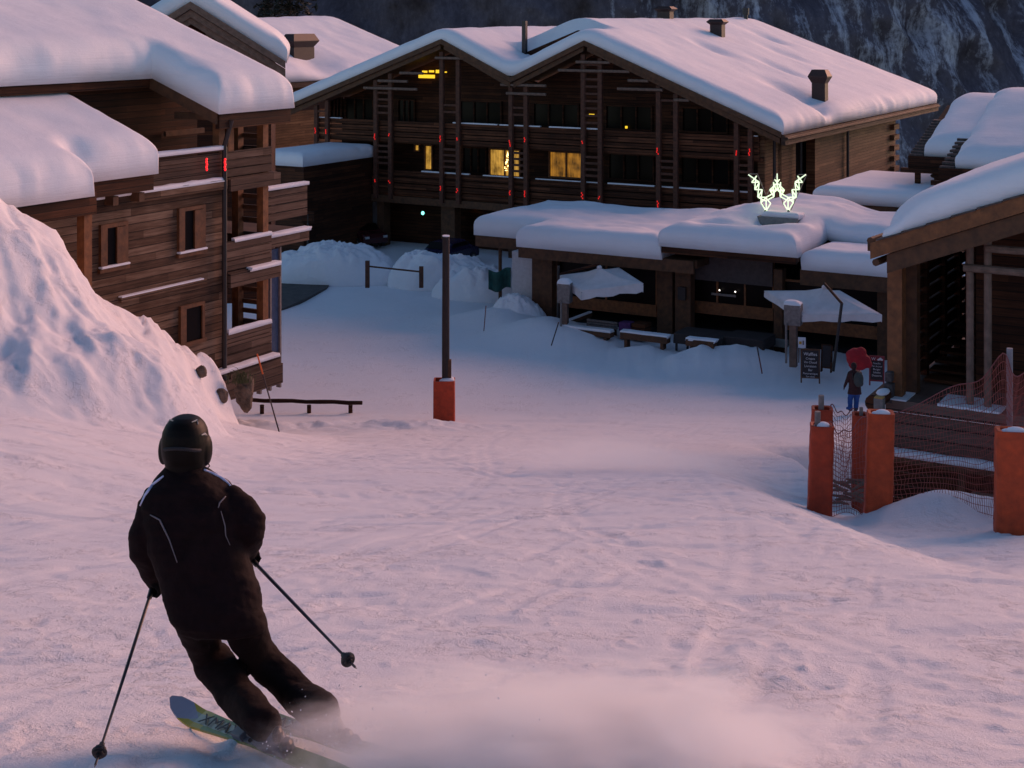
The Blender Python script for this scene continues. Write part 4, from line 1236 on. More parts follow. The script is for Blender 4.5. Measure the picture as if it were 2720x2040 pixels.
def lamp_post():
    Y = 50.0; c = wp(1180, 1119, Y)
    rt = thing("lamp_post", "tall dark wooden post with an orange pad round its foot, alone in the square", "post", tuple(c))
    H = (1119-628)/FPX*Y
    m = MB(); m.tube([(.05, 0, -.6), (.05, 0, H*.5), (.06, 0, H)], [.135, .13, .12], 14); m.build("pole", m_plain("tarred_wood", (.018, .011, .010), .7, .4, 5, .3), rt)
    MB().tube([(.06, 0, H), (.06, 0, H+.04)], .125, 14).build("pole_snow", SNOW, rt)
    MB().box(.13, .24, -.1, .1, 1.42, 2.1).build("junction_box", W_BEAM, rt)
    hw = 28/FPX*Y; hp = (1119-1008)/FPX*Y
    m = MB(); m.loft([rrect(0, 0, hw*1.02, .30, .05, -.4), rrect(0, 0, hw, .30, .05, hp), rrect(0, 0, hw*.86, .24, .05, hp), rrect(0, 0, hw*.86, .24, .05, hp-.15)])
    m.build("pad", ORANGE, rt)
    mm = MB(); mm.ell((.1, -.12, hp-.02), .27, .15, .10, 14, 8); mm.ell((.23, .0, hp), .12, .2, .09, 10, 6); mm.build("pad_snow", SNOW, rt, smooth=True)
lamp_post()

def log_fence():
    Y = 52.0
    a, b = wp(628, 1062, Y+.5), wp(962, 1070, Y)
    rt = thing("log_fence", "low log rail fence with snow-buried posts left of the padded lamp post", "fence", (b.x, b.y, b.z-.6))
    o = rt.location
    m = MB(); n = 9
    m.tube([a.lerp(b, k/n)-o+Vector((0, 0, .015*math.sin(k*2.1))) for k in range(n+1)], [.075, .072, .07, .075, .07, .068, .074, .07, .073, .068], 10); m.build("rail", W_DARK, rt)
    for px in (696, 821, 931):
        p = wp(px, 1072, Y+.2)-o
        MB().tube([p+Vector((0, 0, -.05)), p+Vector((0, 0, -1.3))], .075, 10).build("post", W_DARK, rt)
log_fence()

def small_rail():
    Y = 76.9
    a, b = wp(976, 698, Y), wp(1119, 713, Y)
    rt = thing("barrier", "thin rail between two short wooden posts in front of the snow heaps", "barrier", (a.x, a.y, a.z-1.0)); o = rt.location
    for p in (a, b): MB().box(p.x-o.x-.11, p.x-o.x+.11, -.11, .11, -.3, p.z-o.z+.1).build("post", W_LOG, rt)
    MB().tube([a-o+Vector((0, 0, -.18)), b-o+Vector((0, 0, -.18))], .045, 8).build("rail", W_BEAM, rt)
small_rail()

def stick(label, x0, y0, x1, y1, Y, r, split=None, cols=None, group="marker sticks"):
    a, b = wp(x0, y0, Y), wp(x1, y1, Y)
    rt = thing("marker_stick", label, "stick", tuple(b), 0, group)
    d = a-b
    e = -d.normalized()*.35
    if split:
        MB().tube([e, d*split], r, 8).build("shaft", cols[0], rt); MB().tube([d*(split+.002), d], r*1.12, 8).build("tip", cols[1], rt)
    else: MB().tube([e, d], r, 8).build("shaft", cols[0], rt)
DKST = m_plain("dark_stick", (.03, .018, .022), .6); ORST = m_plain("orange_tape", (.62, .11, .015), .6, .2); RDST = m_plain("red_stick", (.14, .03, .03), .7)
stick("slanting dark stick with an orange tip beside the left chalet's lowest balcony", 683, 940, 744, 1156, 43.5, .022, .75, (DKST, ORST))
stick("thin reddish stick upright in the snow left of the restaurant's snow hump", 1291, 812, 1287, 858, 64, .02, None, (RDST,))
stick("short leaning stick below the cabinet with the rounded snow cap", 1484, 856, 1471, 897, 62, .025, None, (DKST,))
stick("dark-topped red stick standing in the snow before the dark terrace tables", 2011, 921, 2020, 969, 57.5, .025, .5, (RDST, DKST))

def tube_strip(mb, pts, r, n=3): mb.tube(pts, r, n, cap=False)
def catrom(P, u):
    n = len(P)-1; x = min(max(u*n, 0), n-1e-6); i = int(x); f = x-i
    p = [P[max(i-1, 0)], P[i], P[i+1], P[min(i+2, n)]]
    return 0.5*((2*p[1])+(p[2]-p[0])*f+(2*p[0]-5*p[1]+4*p[2]-p[3])*f*f+(3*p[1]-p[0]-3*p[2]+p[3])*f**3)
def net(label, top, bot, dv, nh, seed, rad=.0042):
    rr = random.Random(seed)
    T = [wp(*p) for p in top]; Bt = [wp(*p) for p in bot]
    L = sum((b-a).length for a, b in zip(T[:-1], T[1:]))
    nv = int(L/dv)
    def S(u, w):
        a, b = catrom(T, u), catrom(Bt, u)
        p = a.lerp(b, w)
        p.y += .10*math.sin(u*9+w*3)*math.sin(w*3.14)+.05*math.sin(w*11+u*4)
        p.z -= .035*math.sin(w*9+u*17+seed)*(1-w)
        return p
    rt = thing("safety_net", label, "net", tuple(catrom(Bt, .5)), 0, "safety nets on the padded posts"); o = rt.location
    m = MB()
    for i in range(nv+1):
        u = i/nv
        tube_strip(m, [S(u+.004*math.sin(k*1.7+i), k/nh)-o for k in range(nh+1)], rad)
    for k in range(1, nh+1):
        tube_strip(m, [S(i/nv, k/nh)-o for i in range(nv+1)], rad*1.1)
    m.build("mesh_panel", NETM, rt, fix=False)
    MB().tube([S(i/30, 0)-o for i in range(31)], .009, 6).build("top_rope", m_plain("rope", (.20, .06, .06), .8, .2), rt)
net("red safety net rising from the tall pad to the grey pole at the right edge", [(2360, 1098, 24), (2453, 1070, 23.9), (2544, 1027, 23.7), (2611, 1003, 23.5), (2667, 945, 23.2), (2692, 992, 23), (2725, 985, 22.8), (2790, 950, 22.6)],
    [(2355, 1352, 24), (2450, 1345, 23.9), (2530, 1360, 23.7), (2585, 1390, 23.4), (2640, 1415, 23.1), (2690, 1425, 22.7), (2725, 1430, 22.4), (2790, 1435, 22.1)], .043, 22, 1)
net("fine safety net hung between the two rear pads", [(2206, 1072, 27.2), (2225, 1092, 27.2), (2245, 1100, 27.1), (2268, 1085, 27)], [(2206, 1338, 27.2), (2225, 1338, 27.2), (2245, 1338, 27.1), (2272, 1338, 27)], .045, 20, 2)
net("slack safety net strung from the outermost pad to the tall bright pad", [(2204, 1120, 23.85), (2230, 1150, 23.9), (2262, 1140, 23.9), (2300, 1100, 23.85)], [(2204, 1372, 23.85), (2235, 1362, 23.9), (2262, 1365, 23.9), (2292, 1385, 23.85)], .05, 18, 3, .0045)

def bits_by_hut():
    p = wp(2682, 1150, 23.3)
    MBp = MB().tube([(0, 0, -1.6), (0, 0, (1150-925)/FPX*23.3)], .048, 10)
    tag(MBp.build("net_pole", m_plain("blue_grey_pole", (.20, .21, .24), .7, .2)), "blue-grey pole holding up the net at the right edge", "pole"); bpy.data.objects["net_pole"].location = p
    rt = thing("log", "dark round log end with snow on it at the platform's left corner", "log", tuple(wp(2345, 1090, 33.2)), R(-30))
    MB().tube([(-.12, -.35, .22), (-.1, .7, .26)], .19, 14).build("wood", W_DARK, rt)
    MB().ell((.02, -.05, .43), .14, .3, .06, 12, 6).build("snow_cap", SNOW, rt, smooth=True)
    rt = thing("bollard", "short squared timber post with a pale sawn top below the dark log", "post", tuple(wp(2336, 1105, 32.4)), R(-30))
    MB().box(-.10, .10, -.1, .1, -1.2, .40).build("shaft", W_GREY, rt); MB().box(-.095, .095, -.095, .095, .402, .425).build("sawn_top", m_plain("sawn_wood", (.5, .27, .06), .7, .15), rt)
    rt = thing("branch_heap", "heap of broken branches and boards behind the net between the pads", "branches", tuple(wp(2250, 1320, 26.4)))
    m = MB(); rr = random.Random(5)
    for k in range(16):
        a = rr.uniform(-.6, .6); x, y, z = rr.uniform(-.25, .3), rr.uniform(-.2, .3), rr.uniform(-.1, .22); L = rr.uniform(.25, .55)
        d = Vector((math.cos(a), rr.uniform(-.4, .4), math.sin(a)*.6)); p = Vector((x, y, z))
        m.tube([p-d*L/2, p+Vector((0, 0, .03)), p+d*L/2], [.02, .035, .015], 6)
    m.build("branches", W_PALE, rt)
bits_by_hut()

# heaps of ploughed snow
def heap(label, cx, cy, rx, ry, h, z0, seed, ang=-30, peak=0.0):
    n, mm = 110, 40
    vs, fs = [], []
    for j in range(mm+1):
        q = j/mm
        for i in range(n):
            a = 2*math.pi*i/n
            ro = 1+.16*float(vnoise(math.cos(a)*1.7+seed*5, math.sin(a)*1.7, 50))*2
            x, y = rx*q*ro*math.cos(a), ry*q*ro*math.sin(a)
            z = h*max(0, 1-q**3.2)**.62*(1+.28*peak*x/rx)
            nz = (.36*fbm(np.array(x*.7+seed*3), np.array(y*.7), 51, 5, .58)-.26*abs(float(fbm(np.array(x*1.7+seed), np.array(y*1.7), 53, 4, .6)))+.1)*min(h, 1.5)*(1-q**5)
            vs.append((x, y, max(z+float(nz), -.05) if q < 1 else -.6))
    for j in range(mm):
        for i in range(n):
            fs.append((j*n+i, (j+1)*n+i, (j+1)*n+(i+1) % n, j*n+(i+1) % n))
    fs.append(tuple((mm*n+i) for i in range(n-1, -1, -1)))
    me = bpy.data.meshes.new("snow_pile"); me.from_pydata(vs, [], fs)
    bm = bmesh.new(); bm.from_mesh(me); bmesh.ops.remove_doubles(bm, verts=bm.verts, dist=1e-4); bm.to_mesh(me); bm.free()
    o = link_mesh("snow_pile", me, SNOWB, None, True)
    o.location = (cx, cy, z0); o.rotation_euler = (0, 0, R(ang))
    tag(o, label, "snow pile", "ploughed snow piles")
heap("long flat-topped snow pile in front of the open ground floor", -9.9, 80.8, 3.9, 2.0, 1.7, -14.6, 1, -8, .2)
heap("pointed snow pile behind the tall padded lamp post", -3.7, 79.0, 3.3, 1.7, 1.75, -14.6, 2, -8, -.45)
heap("lumpy snow pile against the restaurant's white end wall", -1.4, 76.6, 2.9, 1.9, 1.35, -14.6, 3, -20, 0)
heap("small rounded snow pile under the restaurant's left eave", 0.3, 69.6, 1.5, 1.0, 1.1, -14.55, 4, -30, 0)

# rocks and dry grass breaking through the end of the bank
def rocks():
    RK = NT("brown_rock").set(Roughness=.9); f = RK.noise(RK.coord(), 3.5, 6, .7); RK.color(RK.ramp(f, [(.35, (.04, .028, .02)), (.6, (.15, .10, .07)), (.75, (.22, .17, .14))])); RK.normal(RK.bump(f, .8, .06))
    for i, (px, py, w, h, Y, lab) in enumerate(((648, 1045, .55, .95, 42.0, "brown rock jutting from the end of the snow bank, largest of three"), (588, 1052, .36, .40, 40.9, "small brown rock in the snow bank beside the largest rock"), (534, 988, .34, .36, 40.3, "dark rock high in the snow bank, smallest and leftmost of three"))):
        c = wp(px, py, Y)
        m = MB(); m.ell((0, 0, 0), w*.5, w*.45, h*.5, 26, 18)
        m.v = [tuple(Vector(p)*(1+.55*float(fbm(np.array(p[0]*3+p[1]*2+i*7), np.array(p[2]*3+p[1]), 70, 4, .6)))) for p in m.v]
        rt = m.build("rock", RK.m, None, smooth=False); rt.location = c
        tag(rt, lab, "rock", "rocks in the snow bank")
    gr = MB(); rr = random.Random(9); GR = m_plain("dry_grass", (.05, .055, .018), .8, .4, 5)
    c = wp(640, 1008, 41.6)
    for k in range(70):
        x, y = rr.gauss(0, .16), rr.gauss(0, .1); L = rr.uniform(.15, .4); a = rr.uniform(-1.2, 1.2)
        gr.tube([(x, y, -.1), (x+.3*L*math.sin(a), y, L*.6), (x+.8*L*math.sin(a), y-.05, L*.8)], [.012, .008, .002], 4)
    o = gr.build("grass_tuft", GR, None); o.location = c; tag(o, "tuft of dark grass poking out above the largest rock", "grass tuft")
rocks()

# green tarpaulin, terrace furniture
def terrace():
    Y = 71.5
    a, b = wp(1297, 772, Y), wp(1357, 716, Y)
    rt = thing("tarpaulin", "dark teal tarpaulin hanging by the restaurant's white end wall", "tarpaulin", (a.x, Y, a.z))
    m = MB(); vs, fs = [], []
    for i in range(13):
        for j in range(9):
            u, w = i/12, j/8
            vs.append(((b.x-a.x)*u, .18*math.sin(u*11)*(1-.4*w)+.4*(1-w), (b.z-a.z)*w-.12*math.sin(u*5)))
    for i in range(12):
        for j in range(8): fs.append((i*9+j, (i+1)*9+j, (i+1)*9+j+1, i*9+j+1))
    m.add(vs, fs); o = m.build("sheet", m_plain("teal_canvas", (.012, .075, .068), .8, .4, 3), rt, smooth=True)
    md = o.modifiers.new("thick", 'SOLIDIFY'); md.thickness = .03
    fr = FR
    def bench(label, x0, y0, x1, y1, s, legs=True, n="bench", h=.42):
        t0, za = fr.F(x0, y0, s); t1, zb = fr.F(x1, y1, s); z = (za+zb)/2
        rt = thing(n, label, "bench", fr.W((t0+t1)/2, s, z-h), -R(fr.a), "snowy terrace benches"); L = (t1-t0)/2
        MB().box(-L, L, -.2, .2, h-.27, h).build("seat", W_BEAM, rt)
        for x in (-L+.25, L-.25): MB().box(x-.07, x+.07, -.16, .16, -.35, h-.275).build("leg", W_BEAM, rt)
        snow_sheet(Frame(0, 0, 0), "seat_snow", rt, [(-L-.02, -.2), (L+.02, -.2), (L+.02, .2), (-L-.02, .2)], lambda t, s: h+.005+0*t, .055, .10, .2, int(x0) % 9, .05)
    bench("snow-topped bench under the left parasol", 1500, 866, 1626, 878, -3.7)
    bench("snow-topped bench right of the left parasol", 1652, 880, 1776, 895, -4.1)
    bench("snow-topped bench in front of the dark covered tables", 1826, 897, 1900, 908, -4.6)
    t0, z0 = fr.F(1510, 850, -2.9)
    rt = thing("side_rail", "short rail with snow running back to the restaurant by the left parasol", "rail", fr.W(t0, -2.9, z0-.5), -R(fr.a))
    MB().box(-.08, .08, 0, 2.2, .3, .45).build("rail", W_BEAM, rt); MB().box(-.09, .09, .02, 2.2, .454, .52).build("rail_snow", SNOW, rt, bevel=.02)
    for y in (.2, 2.0): MB().box(-.07, .07, y-.07, y+.07, -.4, .3).build("post", W_BEAM, rt)
    def block(name, label, cat, x0, y0, x1, y1, s, mat, dep=.25, rows=1):
        t0, za = fr.F(x0, y0, s); t1, zb = fr.F(x1, y1, s)
        rt = thing(name, label, cat, fr.W((t0+t1)/2, s, zb), -R(fr.a)); L = (t1-t0)/2; H = za-zb
        m = MB(); 
        for k in range(rows): m.box(-L, L, -dep/2, dep/2, H*k/rows+.012, H*(k+1)/rows-.012)
        m.build("panel", mat, rt, bevel=.015)
        MB().box(-L+.05, L-.05, -dep/2+.02, dep/2-.02, -.35, .012).build("plinth", W_DARK, rt)
        return rt
    block("windbreak", "low grey board windbreak behind the first snowy bench", "windbreak", 1560, 846, 1640, 876, -2.2, W_GREY, .12, 3)
    block("cushion_box", "purple padded box on the restaurant terrace", "box", 1650, 852, 1679, 880, -2.6, m_plain("purple_cloth", (.075, .022, .11), .8, .3), .5)
    block("crate", "dark brown crate beside the purple box", "crate", 1686, 854, 1722, 882, -2.4, W_DARK, .7, 2)
    block("planter", "dark planter box between the grey terrace walls", "planter", 2010, 890, 2048, 914, -2.0, W_DARK, .8)
    block("terrace_wall", "low grey terrace wall in front of the tall glazing", "wall", 1906, 885, 2010, 912, -1.6, CONC, .25)
    block("terrace_wall", "low grey terrace wall left of the squared cabinet", "wall", 2050, 898, 2092, 924, -1.6, CONC, .25)
    def table(label, x0, x1, y, s):
        t0, z = fr.F(x0, y, s); t1, _ = fr.F(x1, y, s)
        rt = thing("covered_table", label, "table", fr.W((t0+t1)/2, s, z-.75), -R(fr.a), "covered terrace tables"); L = (t1-t0)/2
        cov = m_plain("dark_cover", (.022, .016, .016), .8, .3, 3)
        m = MB(); m.loft([rrect(0, 0, L, .75, .1, .2), rrect(0, 0, L*.99, .74, .1, .58), rrect(0, 0, L*.95, .70, .1, .64)]); m.build("cover", cov, rt)
        for x in (-L+.12, L-.12):
            for y_ in (-.6, .6): MB().box(x-.04, x+.04, y_-.04, y_+.04, -.35, .2).build("leg", BLACK, rt)
    table("long dark covered table left of the pair of table legs", 1805, 1935, 868, -3.3)
    table("dark covered table in front of the tall glazing", 1938, 2046, 876, -3.0)
terrace()

CLOTH = m_plain("cream_canvas", (.60, .58, .60), .85, .08, 3, .1)
def parasol(label, L, F_, Rr, apex, mast, arm0, hang):
    l, f, r = wp(*L), wp(*F_), wp(*Rr); b = l+r-f
    c = (l+r)/2; ap = wp(*apex)
    foot, top = wp(*mast[0]), wp(*mast[1])
    rt = thing("parasol", label, "parasol", tuple(foot), 0, "square terrace parasols"); o = Vector(rt.location)
    cor = [l, f, r, b]
    vs, fs, n = [], [], 10
    m = MB()
    for k in range(4):
        p, q = cor[k], cor[(k+1) % 4]
        g = []
        for i in range(n+1):
            row = []
            for j in range(n+1):
                e = p.lerp(q, j/n); e.z -= .0
                x = ap.lerp(e, i/n); x.z -= .16*math.sin(math.pi*i/n)*(.6+.4*math.sin(math.pi*j/n))
                row.append(x-o)
            g.append(row)
        vv = [x for row in g for x in row]; ff = []
        for i in range(n):
            for j in range(n): ff.append((i*(n+1)+j, (i+1)*(n+1)+j, (i+1)*(n+1)+j+1, i*(n+1)+j+1))
        m.add(vv, ff)
    cv = m.build("canopy", CLOTH, rt, smooth=True); md = cv.modifiers.new("thick", 'SOLIDIFY'); md.thickness = .025
    m = MB()
    for k in range(4):
        p, q = cor[k]-o, cor[(k+1) % 4]-o; vv, ff = [], []
        for j in range(9):
            e = p.lerp(q, j/8); vv += [e, e+Vector((.03*math.sin(j*2.), .03*math.cos(j*1.3), -hang*(1+.12*math.sin(j*1.9+k))))]
        for j in range(8): ff.append((2*j, 2*j+1, 2*j+3, 2*j+2))
        m.add(vv, ff)
    va = m.build("valance", CLOTH, rt); md = va.modifiers.new("thick", 'SOLIDIFY'); md.thickness = .02
    MB().tube([Vector((0, 0, -.5)), top-o], .06, 10).build("mast", BLACK, rt)
    MB().tube([wp(*arm0)-o, ap-o+Vector((0, 0, .16))], .055, 8).build("arm", W_DARK, rt)
    m = MB()
    for x in cor: m.tube([ap-o-Vector((0, 0, .10)), (ap+x)/2-o-Vector((0, 0, .26)), x-o-Vector((0, 0, .06))], .02, 6)
    m.build("ribs", BLACK, rt)
    MB().ell(ap-o+Vector((0, 0, .02)), .12, .12, .09, 10, 6).build("finial", CLOTH, rt, smooth=True)
parasol("cream square parasol by the left window of the restaurant", (1486, 731, 67), (1545, 774, 64.6), (1709, 753, 64.2), (1592, 711, 65.8), ((1482, 872, 66.5), (1484, 706, 66.5)), (1484, 729, 66.5), .36)
parasol("cream square parasol nearer the hut, its arm folded over the canopy", (2030, 772, 61.5), (2131, 836, 58.5), (2343, 836, 57.6), (2190, 764, 59.6), ((2213, 952, 57.2), (2236, 805, 57.2)), (2236, 806, 57.2), .27)

def cabinet(label, x0, x1, y0, y1, px0, px1, pb, qx, qy0, qy1, Y, snow_h, rot):
    c = wp((x0+x1)/2, pb, Y); k = Y/FPX
    rt = thing("meter_cabinet", label, "cabinet", (c.x, Y, c.z), rot, "cabinets on posts by the terrace")
    hw = (x1-x0)/2*k*.93; zt, zb = (pb-y0)*k, (pb-y1)*k
    MB().box(-hw, hw, -.28, .28, zb, zt).build("box", W_GREY, rt, bevel=.02)
    pw = (px1-px0)/2*k; pc = ((px0+px1)/2-(x0+x1)/2)*k
    MB().box(pc-pw, pc+pw, -.16, .16, -.6, zb-.003).build("post", W_PALE, rt, bevel=.02)
    q = (qx-(x0+x1)/2)*k
    MB().tube([(q, -.36, (pb-qy1)*k-.4), (q, -.36, (pb-qy0)*k)], .045, 8).build("conduit", W_GREY, rt)
    snow_sheet(Frame(0, 0, 0), "snow_cap", rt, [(-hw, -.28), (hw, -.28), (hw, .28), (-hw, .28)], lambda t, s: zt+.002+0*t, snow_h, .3, .1, 5, .03, edge0=.15)
cabinet("grey cabinet on a post with a rounded snow cap, beside the left parasol", 1482, 1519, 752, 803, 1492, 1509, 868, 1496, 796, 868, 65.5, .22, R(-18))
cabinet("larger squared grey cabinet on a post in front of the right parasol", 2084, 2131, 808, 862, 2098, 2117, 934, 2093, 855, 934, 58.8, .16, R(-22))

# boards with chalk writing
def text_mesh(name, body, size, mat, parent, loc, rot=(R(90), 0, 0), align='CENTER', ext=.003):
    cu = bpy.data.curves.new(name, 'FONT'); cu.body = body; cu.size = size; cu.align_x = align; cu.align_y = 'CENTER'; cu.extrude = ext; cu.resolution_u = 3
    tmp = bpy.data.objects.new("tmp", cu); COL.objects.link(tmp)
    dg = bpy.context.evaluated_depsgraph_get(); me = bpy.data.meshes.new_from_object(tmp.evaluated_get(dg))
    bpy.data.objects.remove(tmp); bpy.data.curves.remove(cu)
    me.materials.clear(); o = link_mesh(name, me, mat, parent); o.location = loc; o.rotation_euler = rot
    return o
CHALK = m_plain("chalk", (.62, .6, .62), .9, .1)
SLATE = m_plain("slate_board", (.018, .013, .016), .7, .3)
def a_board(label, x0, x1, y0, y1, Y, lines, frame, header=None, yaw=-12, lean=11):
    c = wp((x0+x1)/2, y1, Y); k = Y/FPX; w, H = (x1-x0)*k, (y1-y0)*k
    rt = thing("chalkboard_sign", label, "sign", tuple(c), R(yaw), "chalkboards by the terrace")
    ln = math.tan(R(lean)); th = .035
    Y0 = -ln*H*.5                                    # front foot comes towards the viewer
    def py(z): return Y0+ln*z
    m = MB(); fw = .055
    for sx in (-1, 1):
        x = sx*(w/2-fw/2)
        m.prism([(py(0), -.03), (py(0)+th, -.03), (py(H)+th, H), (py(H), H)], x-fw/2, x+fw/2, 'x')
        m.prism([(-py(0), -.03), (-py(0)-th, -.03), (py(H)+th*.9, H*.96), (py(H)+th*2, H*.98)], x-fw/2+.004, x+fw/2-.004, 'x')
    for z0, z1 in ((.12*H, .17*H), (H-.05, H)):
        m.prism([(py(z0), z0), (py(z0)+th, z0), (py(z1)+th, z1), (py(z1), z1)], -w/2+fw, w/2-fw, 'x')
    m.build("frame", frame, rt)
    z0, z1 = .17*H, H-.05
    m = MB(); m.prism([(py(z0)+.012, z0), (py(z0)+.03, z0), (py(z1)+.03, z1), (py(z1)+.012, z1)], -w/2+fw, w/2-fw, 'x'); m.build("board", SLATE, rt)
    rot = (R(90-lean), 0, 0)
    if header:
        zh = H-.17*H
        m = MB(); m.prism([(py(zh)-.004, zh), (py(zh)+.011, zh), (py(H-.05)+.011, H-.05), (py(H-.05)-.004, H-.05)], -w/2+fw, w/2-fw, 'x'); hb = m.build("header", header, rt)
        z = H-.11*H; text_mesh("letter", "W", .15, CHALK, hb, (-w*.22, py(z)-.010, z), rot)
        m = MB()
        for dx, dz, r_ in ((.06, -.02, .05), (.12, .0, .065), (.18, -.015, .05), (.13, .035, .04)): m.ell((dx, py(z+dz)-.008, z+dz), r_, .006, r_*.7, 12, 6)
        m.build("cloud_mark", CHALK, hb)
        z1 = zh
    n = len(lines); zz = z1-.02
    for i, (tx, sz) in enumerate(lines):
        zz -= sz*.72
        text_mesh("lettering", tx, sz, CHALK, rt, (0, py(zz)-.003, zz), rot)
        zz -= sz*.45
RAL = m_plain("red_frame", (.20, .012, .018), .6, .15)
a_board("brown framed chalkboard with white lettering in front of the right parasol mast", 2127, 2178, 929, 1014, 56.5,
        [("Waffles", .17), ("Crepes", .12), ("Vin Chaud", .115), ("Livraison", .125), ("Bar", .12), ("Panoramique", .105), ("Sun deck", .09)], W_BEAM)
a_board("red chalkboard with a white W and cloud mark beside the hut post", 2309, 2349, 947, 1021, 55.5,
        [("Snacks", .10), ("Plat du jour", .085), ("Burger", .10), ("Salades", .095), ("Desserts", .10)], RAL, RAL, -16)
a_board("dark blank sandwich board behind the brown framed chalkboard", 2180, 2210, 916, 986, 58.3, [], W_DARK, None, -30, 8)
def poster():
    c = wp(2130, 924, 58.2); k = 58.2/FPX
    rt = thing("poster_stand", "small white poster with a yellow picture beside the squared cabinet", "poster", tuple(c), R(-12))
    w, H = 10*k, 28*k
    MB().box(-w, w, -.02, .02, 0, H).build("sheet", m_plain("white_poster", (.62, .62, .68), .7, .05), rt)
    MB().box(-w*.75, -w*.05, -.026, -.0205, H*.35, H*.62).build("picture", m_plain("yellow_print", (.55, .30, .03), .7, .3), rt)
    MB().box(w*.15, w*.6, -.026, -.0205, H*.3, H*.7).build("picture", m_plain("grey_print", (.16, .13, .14), .7, .3), rt)
    for x in (-w*.8, w*.8): MB().box(x-.02, x+.02, .021, .06, -.6, H*.9).build("leg", W_BEAM, rt)
poster()
def beanbag():
    c = wp(2280, 984, 55); k = 55/FPX
    rt = thing("beanbag", "puffy red beanbag slumped on the snow behind the walking person", "beanbag", tuple(c), R(-10))
    m = MB()
    for x, z, rx, ry, rz in ((-.10, .48, .36, .30, .36), (.14, .36, .32, .28, .30), (.10, .66, .20, .20, .22), (-.28, .56, .18, .2, .2), (.36, .26, .14, .2, .16), (-.02, .2, .34, .3, .2)): m.ell((x, 0, z), rx, ry, rz, 20, 14)
    remesh("cover", m, .025, [m_plain("red_cloth", (.30, .006, .014), .8, .2, 4, .2)], rt, .03, 6, None, 3.5)
beanbag()
def street_post():
    c = wp(818, 662, 84)
    rt = thing("sign_post", "thin dark pole standing in the snow pile left of the open ground floor", "pole", tuple(c))
    MB().tube([(0, 0, -1.2), (0, 0, 2.0)], .06, 8).build("pole", BLACK, rt); MB().box(-.35, .35, -.05, .05, 1.5, 2.15).build("panel", W_DARK, rt)
street_post()

# parked cars under the chalet
def car(label, px, Y, rot, col):
    x = (px-HX)/FPX*Y
    rt = thing("parked_car", label, "car", (x, Y, -14.55), rot, "cars parked under the twin gables")
    prof = [(-2.1, .35), (-2.15, .75), (-1.95, .95), (-1.3, 1.0), (-.75, 1.42), (.75, 1.47), (1.5, 1.02), (2.05, .92), (2.15, .6), (2.1, .35)]
    paint = m_plain("car_paint", col, .25, .1)
    rings = []
    for y, kx, kz in ((-.88, .97, .93), (-.8, 1, .985), (-.4, 1, 1), (.4, 1, 1), (.8, 1, .985), (.88, .97, .93)): rings.append([(p[0]*kx, y*(1 if p[1] < 1.05 else .84), .35+(p[1]-.35)*kz) for p in prof])
    m = MB(); m.loft(rings); m.build("body", paint, rt, bevel=.04, smooth=False)
    m = MB(); m.add([(-1.22, -.68, 1.07), (-1.22, .68, 1.07), (-.80, .6, 1.39), (-.80, -.6, 1.39)], [(0, 1, 2, 3)])
    m.v = [(p[0]-.035, p[1], p[2]+.035) for p in m.v]; o = m.build("windscreen", GLASS, rt); o.modifiers.new("t", 'SOLIDIFY').thickness = .015
    for y in (-.80, .80):
        m = MB(); m.prism([(-1.0, 1.05), (1.2, 1.05), (.7, 1.38), (-.68, 1.36)], y-.02, y+.02); m.build("side_window", GLASS, rt)
        m = MB().box(-2.17, -2.05, y*.8-.14, y*.8+.14, .68, .82).build("headlight", m_plain("lamp_glass", (.4, .4, .42), .2, .1), rt)
        for xw in (-1.35, 1.35):
            w = MB().tube([(xw, y*1.02-.1, .33), (xw, y*1.02+.1, .33)], .33, 18).build("wheel", BLACK, rt)
            MB().tube([(xw, y*1.02-.105, .33), (xw, y*1.02+.105, .33)], .19, 12).build("rim", W_GREY, w)
car("dark blue car parked just behind the pointed snow pile", 1190, 85.5, R(60), (.02, .018, .05))
car("dark red car parked deep under the chalet behind the flat snow pile", 955, 93, R(125), (.05, .010, .012))

# ------------------------------------------------------------------ people
def limb(mb, pts, rad, n=14):
    pts = [Vector(p) for p in pts]
    mb.tube(pts, rad, n)
    for p, r in zip(pts, rad): mb.ell(p, r*.995, r*.995, r*.995, n, 9)

def hand(mb, wrist, palm, grip_axis, out_dir, s=1.0):
    "gloved fist closed round a grip: palm, five unequal fingers, thumb across"
    g = Vector(grip_axis).normalized(); o = Vector(out_dir).normalized(); o = (o-g*o.dot(g)).normalized(); side = g.cross(o)
    palm = Vector(palm)
    limb(mb, [wrist, palm+o*.025*s], [.036*s, .034*s], 12)
    for k, (d, l) in enumerate(((.036, .95), (.012, 1.05), (-.012, 1.0), (-.035, .82))):
        b = palm+g*d*s
        pts = [b+o*.038*s+side*.012*s, b+o*.026*s+side*.040*s*l, b-o*.006*s+side*.046*s*l, b-o*.026*s+side*.024*s*l, b-o*.024*s]
        limb(mb, pts, [.0135*s, .0135*s, .0125*s, .0115*s, .0105*s], 8)
    b = palm+g*.048*s
    limb(mb, [b+o*.03*s-side*.018*s, b+o*.004*s-side*.036*s, b-o*.024*s-side*.018*s, b-o*.030*s+side*.010*s], [.0155*s, .0145*s, .013*s, .0115*s], 8)

